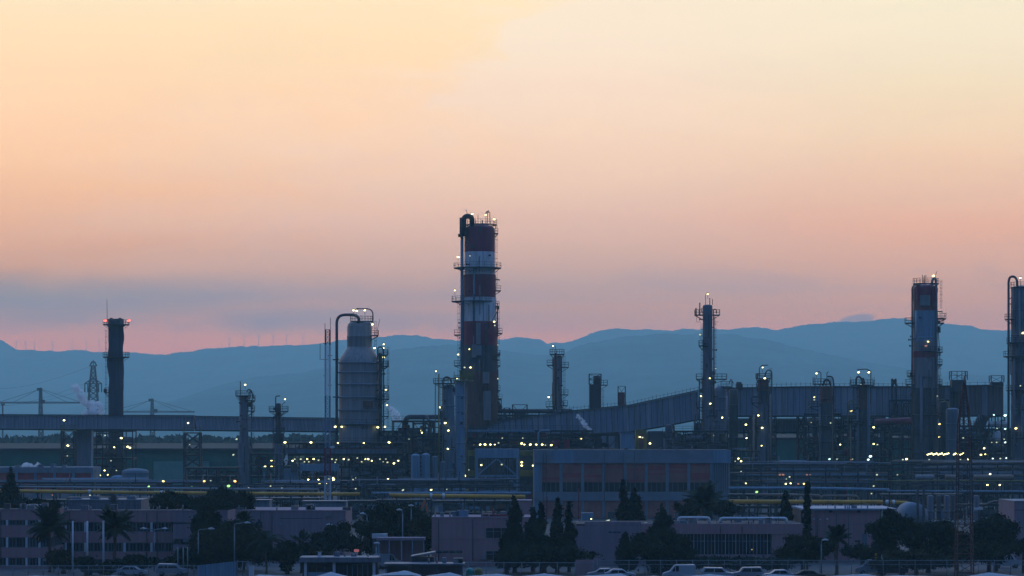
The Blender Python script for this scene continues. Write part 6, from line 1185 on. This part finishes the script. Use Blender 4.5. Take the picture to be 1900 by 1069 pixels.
street_lamp('small street lamp between the first palm and the poles', 100, 977, 408, -2); street_lamp('thin double-headed street lamp in the broad dark tree', 747, 948, 430, -10); street_lamp('short lamp post with white head below the broad dark tree', 698, 1010, 398, -3)
street_lamp('thin lamp pole right of the thin cypress', 1524, 1004, 396, 3); street_lamp('lamp pole inside the broad dark tree, left', 681, 955, 432, -12); street_lamp('street lamp before the recessed office wing', 286, 983, 410, 16, True)
street_lamp('lamp pole in front of the small round tree', 610, 976, 410, -3); street_lamp('tall thin lamp pole at the right side of the broad dark tree', 763, 940, 436, -4)
Y = 399; r = thing('warning_post', 'yellow and white angled post above the parked panel van', 'post', (X(1630, Y), Y, 0)); P(r, 'leg', MB().beam((X(1628, Y), Y, 0), (X(1625, Y), Y, Z(1027, Y)), .22), m_yel); P(r, 'leg', MB().beam((X(1634, Y), Y, 0), (X(1637, Y), Y, Z(1027, Y)), .2), m_whiteL)
Y = 470; r = thing('orange_crane_arm', 'small orange jib folded beside the broad dark tree', 'crane', (X(785, Y), Y, 0)); P(r, 'arm', MB().beam((X(779, Y), Y, Z(949, Y)), (X(788, Y), Y, Z(928, Y)), .3), m_orange); P(r, 'arm', MB().beam((X(788, Y), Y, Z(928, Y)), (X(793, Y), Y, Z(953, Y)), .28), m_orange); P(r, 'base', MB().box(X(776, Y), X(795, Y), Y - .5, Y + .8, 0, Z(952, Y)), m_dark2)
for k, (px, y0, lab) in enumerate(((1015, 921, 'left of the two dark red poles by the brick hall'), (1074, 906, 'right of the two dark red poles by the brick hall'))):
    Y = 640; r = thing('red_pole', 'the taller' * 0 + 'dark red leaning pole, ' + lab, 'pole', (X(px, Y), Y, 0)); P(r, 'pole', MB().beam((X(px - 1, Y), Y, 0), (X(px, Y), Y, Z(y0, Y)), .3), m_redb); P(r, 'foot', MB().box(X(px, Y) - .4, X(px, Y) + .4, Y - .4, Y + .4, 0, .3), m_conc)
Y = 575
for k, (px, w_, h_, mm, lab) in enumerate(((1090, 22, 12, m_blueL, 'pale blue container'), (700, 24, 9, m_whiteL, 'white container'), (60, 26, 9, m_blue, 'blue-grey container'), (1515, 30, 10, m_steel, 'steel grey container'))):
    r = thing('container', lab + ' standing between the pipelines and the mauve buildings' + (', far left' if px < 100 else ''), 'container', (X(px, Y), Y, 0)); P(r, 'body', MB().box(X(px - w_ / 2, Y), X(px + w_ / 2, Y), Y, Y + 2.4, .15, .15 + h_ * Y / F + 2.2), mm)
    q = MB()
    for i in range(int(w_ / 2)): q.box(X(px - w_ / 2 + i * 2 + .4, Y), X(px - w_ / 2 + i * 2 + 1.3, Y), Y - .06, Y - .003, .3, h_ * Y / F + 2.2)
    o = P(r, 'ribs', q, mm); o['kind'] = 'stuff'
# ================================================================== TREES AND PLANTS
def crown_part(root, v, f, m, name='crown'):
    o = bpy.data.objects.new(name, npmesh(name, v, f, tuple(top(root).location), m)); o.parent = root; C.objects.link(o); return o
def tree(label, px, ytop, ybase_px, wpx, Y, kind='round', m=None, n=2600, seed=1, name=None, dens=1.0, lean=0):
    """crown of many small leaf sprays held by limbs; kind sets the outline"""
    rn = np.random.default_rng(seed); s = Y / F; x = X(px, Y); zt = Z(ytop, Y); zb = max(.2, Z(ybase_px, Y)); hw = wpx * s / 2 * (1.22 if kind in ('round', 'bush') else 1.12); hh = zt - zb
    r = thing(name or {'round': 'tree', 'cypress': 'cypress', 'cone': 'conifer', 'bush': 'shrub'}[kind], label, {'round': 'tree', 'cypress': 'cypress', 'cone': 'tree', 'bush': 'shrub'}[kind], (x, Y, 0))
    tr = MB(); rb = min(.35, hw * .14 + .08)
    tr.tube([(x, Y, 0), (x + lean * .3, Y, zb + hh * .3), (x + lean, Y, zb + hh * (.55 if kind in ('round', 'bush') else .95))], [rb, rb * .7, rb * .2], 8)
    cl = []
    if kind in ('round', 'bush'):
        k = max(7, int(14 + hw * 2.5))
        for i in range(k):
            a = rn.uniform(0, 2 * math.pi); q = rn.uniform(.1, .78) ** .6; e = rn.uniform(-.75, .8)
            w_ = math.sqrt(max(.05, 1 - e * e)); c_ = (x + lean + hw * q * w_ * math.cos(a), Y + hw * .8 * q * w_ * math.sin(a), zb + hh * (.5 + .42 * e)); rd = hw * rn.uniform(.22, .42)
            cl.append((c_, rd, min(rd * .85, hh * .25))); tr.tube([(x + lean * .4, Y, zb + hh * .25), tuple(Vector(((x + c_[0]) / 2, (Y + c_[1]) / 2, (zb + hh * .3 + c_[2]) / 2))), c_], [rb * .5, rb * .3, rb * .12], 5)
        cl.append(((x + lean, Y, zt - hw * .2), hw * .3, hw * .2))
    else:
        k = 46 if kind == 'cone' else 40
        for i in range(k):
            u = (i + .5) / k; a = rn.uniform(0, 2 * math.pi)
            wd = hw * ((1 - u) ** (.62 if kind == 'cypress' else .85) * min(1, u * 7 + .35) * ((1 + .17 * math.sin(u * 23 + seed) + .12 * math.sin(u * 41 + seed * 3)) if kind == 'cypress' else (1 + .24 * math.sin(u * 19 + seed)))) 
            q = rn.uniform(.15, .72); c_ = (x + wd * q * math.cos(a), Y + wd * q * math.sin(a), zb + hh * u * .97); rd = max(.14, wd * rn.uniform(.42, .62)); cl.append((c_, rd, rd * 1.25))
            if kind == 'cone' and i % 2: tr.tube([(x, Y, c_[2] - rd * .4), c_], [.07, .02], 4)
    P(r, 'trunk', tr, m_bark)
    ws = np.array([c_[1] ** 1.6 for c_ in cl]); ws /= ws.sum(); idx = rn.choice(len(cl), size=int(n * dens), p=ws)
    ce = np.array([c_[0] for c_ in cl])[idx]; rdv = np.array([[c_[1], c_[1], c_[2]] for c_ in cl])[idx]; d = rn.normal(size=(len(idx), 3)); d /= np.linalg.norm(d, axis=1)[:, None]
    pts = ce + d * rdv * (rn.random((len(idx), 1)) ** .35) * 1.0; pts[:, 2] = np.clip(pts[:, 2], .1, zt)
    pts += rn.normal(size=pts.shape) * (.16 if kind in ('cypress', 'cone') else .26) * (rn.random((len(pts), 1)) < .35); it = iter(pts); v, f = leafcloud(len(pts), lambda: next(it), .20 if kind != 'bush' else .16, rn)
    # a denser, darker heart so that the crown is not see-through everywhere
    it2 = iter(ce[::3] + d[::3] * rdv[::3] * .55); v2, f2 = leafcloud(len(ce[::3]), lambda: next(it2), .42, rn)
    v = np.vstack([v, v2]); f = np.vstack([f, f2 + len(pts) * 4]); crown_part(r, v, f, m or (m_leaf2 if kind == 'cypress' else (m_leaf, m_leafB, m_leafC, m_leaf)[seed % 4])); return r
_fr = {}
def frond_mesh(L_, droop, seedk):
    mb = MB(); n = 14; rr = random.Random(seedk); pts = []
    for i in range(n + 1):
        u = i / n; pts.append(Vector((L_ * u * (1 - .18 * u), 0, L_ * (.35 * u - droop * u * u))))
    mb.tube(pts, [.05 * (1 - .7 * i / n) for i in range(n + 1)], 4)
    for i in range(1, n * 3):
        u = i / (n * 3); j = int(u * n); p = pts[j].lerp(pts[min(j + 1, n)], u * n - j); ll = L_ * .26 * math.sin(math.pi * min(1, u * .9 + .12)) + .1
        for sg in (-1, 1):
            d = Vector((.55, sg * 1.0, -.35 - rr.random() * .3)).normalized() * ll; q = Vector((.16, 0, 0)); mb.add([tuple(p), tuple(p + q), tuple(p + d + q * .3)], [(0, 1, 2)])
    return mb.mesh('frond')
def palm(label, px, ycrown, wpx, Y, nf=30, droop=.55, thick=.22, seed=1, up=0, name='palm_tree'):
    rr = random.Random(seed); s = Y / F; x = X(px, Y); z = Z(ycrown, Y); L_ = wpx * s / 2 * 1.55
    r = thing(name, label, 'palm tree', (x, Y, 0)); tr = MB(); n = max(4, int(z / .35)); pp = []; rs = []
    for i in range(n + 1): pp.append((x + .05 * math.sin(i * .7), Y, z * i / n)); rs.append(thick * (1.08 if i % 2 else .94) * (1.35 if i == 0 else 1))
    tr.tube(pp, rs, 10); P(r, 'trunk', tr, m_bark)
    P(r, 'crown_heart', MB().lathe(x, Y, [(.02, z - .7), (thick * 1.8, z - .45), (thick * 2.1, z), (.05, z + .5)], 10), m_bark)
    ms = [frond_mesh(L_, droop, seed + k) for k in range(3)]
    for i in range(nf):
        a = i * 2.399 + rr.uniform(-.2, .2); el_ = rr.uniform(-.75, 1.15) + up; sc_ = rr.uniform(.8, 1.1)
        inst(r, 'frond', ms[i % 3], m_palm, (x, Y, z), rot=(0, -el_, a), scale=(sc_, sc_, sc_))
    return r
palm('tall date palm with drooping crown before the left offices', 92, 978, 72, 407, 50, .42, .22, 11); palm('second date palm, reddish skirt, right of the three white poles', 213, 977, 66, 408, 48, .38, .24, 12)
palm('slender palm with arching fronds before the mauve warehouse', 494, 1004, 56, 403, 24, .8, .14, 13, -.05); palm('sparse stumpy palm with few raised fronds by the mauve warehouse', 559, 1003, 34, 405, 9, .15, .2, 14, .55)
palm('low bushy fan palm right of the thin cypress', 1552, 998, 44, 399, 44, .35, .25, 15, .1); palm('dark wide palm crown against the foot of the brick hall', 1308, 938, 78, 480, 46, .45, .3, 16, .1)
palm('small palm crown peeping over the big dark tree, upper right', 452, 968, 34, 414, 22, .4, .18, 17, .2)
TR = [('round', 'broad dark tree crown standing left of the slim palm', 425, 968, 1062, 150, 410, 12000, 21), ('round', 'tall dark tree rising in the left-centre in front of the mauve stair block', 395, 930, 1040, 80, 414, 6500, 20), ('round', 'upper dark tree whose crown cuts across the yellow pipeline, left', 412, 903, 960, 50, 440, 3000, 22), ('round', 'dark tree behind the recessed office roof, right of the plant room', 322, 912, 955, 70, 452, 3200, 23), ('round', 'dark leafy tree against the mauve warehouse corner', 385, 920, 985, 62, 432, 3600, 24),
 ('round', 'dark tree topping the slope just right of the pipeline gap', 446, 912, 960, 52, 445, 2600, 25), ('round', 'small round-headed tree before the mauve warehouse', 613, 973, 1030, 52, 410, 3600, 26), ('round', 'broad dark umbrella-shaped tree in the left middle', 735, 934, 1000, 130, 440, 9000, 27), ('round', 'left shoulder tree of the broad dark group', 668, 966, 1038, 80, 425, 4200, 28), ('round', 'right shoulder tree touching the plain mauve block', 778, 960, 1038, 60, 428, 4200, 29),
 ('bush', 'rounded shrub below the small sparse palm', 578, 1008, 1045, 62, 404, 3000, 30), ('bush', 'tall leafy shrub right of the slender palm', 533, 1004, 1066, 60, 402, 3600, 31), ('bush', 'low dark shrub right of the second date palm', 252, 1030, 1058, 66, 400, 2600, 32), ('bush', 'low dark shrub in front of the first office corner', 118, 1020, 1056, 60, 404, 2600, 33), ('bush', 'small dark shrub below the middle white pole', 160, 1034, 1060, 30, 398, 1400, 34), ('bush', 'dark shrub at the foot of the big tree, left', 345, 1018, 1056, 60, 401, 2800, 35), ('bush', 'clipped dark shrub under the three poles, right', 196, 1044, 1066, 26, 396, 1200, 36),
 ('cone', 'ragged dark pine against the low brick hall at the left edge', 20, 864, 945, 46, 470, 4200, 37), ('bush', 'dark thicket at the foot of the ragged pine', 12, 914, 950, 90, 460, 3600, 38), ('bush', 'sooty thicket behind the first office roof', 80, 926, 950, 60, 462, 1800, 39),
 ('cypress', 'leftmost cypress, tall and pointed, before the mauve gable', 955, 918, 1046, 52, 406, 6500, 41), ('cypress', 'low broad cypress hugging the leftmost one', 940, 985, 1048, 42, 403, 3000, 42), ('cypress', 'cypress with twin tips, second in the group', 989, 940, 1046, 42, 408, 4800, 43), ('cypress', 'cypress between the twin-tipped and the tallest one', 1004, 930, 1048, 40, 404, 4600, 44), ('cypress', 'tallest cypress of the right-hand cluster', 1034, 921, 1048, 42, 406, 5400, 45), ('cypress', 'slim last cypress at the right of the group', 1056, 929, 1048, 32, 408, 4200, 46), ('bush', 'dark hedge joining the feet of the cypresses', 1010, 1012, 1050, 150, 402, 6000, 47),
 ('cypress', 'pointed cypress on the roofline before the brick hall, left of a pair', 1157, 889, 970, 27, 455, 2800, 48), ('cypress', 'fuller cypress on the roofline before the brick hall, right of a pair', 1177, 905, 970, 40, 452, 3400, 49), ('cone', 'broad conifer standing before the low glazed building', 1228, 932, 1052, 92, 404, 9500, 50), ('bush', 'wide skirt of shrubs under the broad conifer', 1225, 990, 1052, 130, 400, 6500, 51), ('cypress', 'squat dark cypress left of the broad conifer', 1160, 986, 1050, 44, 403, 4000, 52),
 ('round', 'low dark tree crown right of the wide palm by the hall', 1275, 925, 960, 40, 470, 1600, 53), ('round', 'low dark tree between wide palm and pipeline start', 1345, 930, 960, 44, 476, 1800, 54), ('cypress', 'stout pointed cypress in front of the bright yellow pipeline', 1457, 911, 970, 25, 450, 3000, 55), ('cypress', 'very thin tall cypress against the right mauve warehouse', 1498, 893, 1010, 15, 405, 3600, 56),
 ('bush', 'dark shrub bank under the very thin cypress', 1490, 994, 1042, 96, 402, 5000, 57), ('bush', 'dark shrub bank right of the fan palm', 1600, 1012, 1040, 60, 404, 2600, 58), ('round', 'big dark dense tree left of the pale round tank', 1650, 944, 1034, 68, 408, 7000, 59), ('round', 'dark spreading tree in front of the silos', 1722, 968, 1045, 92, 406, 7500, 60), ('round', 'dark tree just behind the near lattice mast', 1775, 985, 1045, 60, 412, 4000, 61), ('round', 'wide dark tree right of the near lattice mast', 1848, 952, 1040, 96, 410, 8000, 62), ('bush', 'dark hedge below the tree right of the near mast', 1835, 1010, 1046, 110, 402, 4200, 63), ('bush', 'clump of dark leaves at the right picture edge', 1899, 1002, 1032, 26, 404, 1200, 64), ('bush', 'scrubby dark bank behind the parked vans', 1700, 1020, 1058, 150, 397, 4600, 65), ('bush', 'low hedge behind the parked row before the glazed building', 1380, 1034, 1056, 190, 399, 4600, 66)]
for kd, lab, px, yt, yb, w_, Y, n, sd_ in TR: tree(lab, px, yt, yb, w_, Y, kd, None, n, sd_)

# rooftop clutter and wall pipes of the low buildings, added to the buildings they belong to
def roof_bits(root, x0, x1, py, Y, n, seed):
    rr = random.Random(seed)
    for i in range(n):
        px = rr.uniform(x0, x1); k = rr.random(); z = Z(py, Y); x = X(px, Y)
        if k < .4: w_ = rr.uniform(.5, 1.3); P(root, 'roof_box', MB().box(x, x + w_, Y + 2, Y + 3, z - .1, z + rr.uniform(.3, .9)), rr.choice([m_blue, m_dark2, m_grey, m_steel]))
        elif k < .7: P(root, 'aerial', MB().tube([(x, Y + 2, z - .1), (x, Y + 2, z + rr.uniform(.8, 2.4))], .03, 4).beam((x - .4, Y + 2, z + .7), (x + .4, Y + 2, z + .7), .04), m_dark)
        else: P(root, 'vent_pipe', MB().tube([(x, Y + 1.5, z - .1), (x, Y + 1.5, z + rr.uniform(.3, .8))], .11, 8), m_grey)
def wall_bits(root, x0, x1, y0, y1, Y, n, seed):
    rr = random.Random(seed)
    for i in range(n):
        px = rr.uniform(x0, x1); x = X(px, Y)
        if rr.random() < .6: P(root, 'drainpipe', MB().tube([(x, Y - .1, Z(y1, Y)), (x, Y - .1, Z(y0, Y))], .06, 6), m_dark2)
        else: py = rr.uniform(y0, y1 - 6); P(root, 'wall_unit', MB().box(x, x + .8, Y - .4, Y - .01, Z(py + 7, Y), Z(py, Y)), rr.choice([m_grey, m_steel, m_white]))
by = {o['label']: o for o in C.objects if o.parent is None and 'label' in o}
for key, x0, x1, y0, y1, Y_, nr, nw in (('three-storey mauve office wing', 0, 88, 945, 1050, 418, 7, 2), ('recessed mauve office wing', 96, 316, 947, 1038, 430, 14, 4), ('blank mauve stair block', 324, 416, 947, 1045, 426, 5, 2), ('large blank mauve warehouse', 424, 636, 946.5, 1040, 440, 12, 5), ('plain mauve block with two', 804, 940, 960, 1040, 425, 8, 3), ('long low mauve building', 1195, 1480, 972, 990, 428, 16, 2), ('mauve warehouse with pale roof edge', 1500, 1625, 943.5, 1035, 439.5, 8, 4), ('large hall of brick panels', 1000, 1345, 834.5, 930, 659.6, 14, 5), ('low red brick hall', 0, 165, 866.5, 905, 719.6, 9, 2), ('flat-roofed kiosk', 560, 700, 1034, 1040, 376.5, 6, 0), ('long flat shelter roof', 716, 860, 1046, 1047, 378, 5, 0)):
    rt = next(o for l_, o in by.items() if l_.startswith(key)); roof_bits(rt, x0, x1, y0, Y_, nr, nr * 7 + nw)
    if nw: wall_bits(rt, x0, x1, y0 + 4, y1, Y_, nw, nr * 3 + nw)
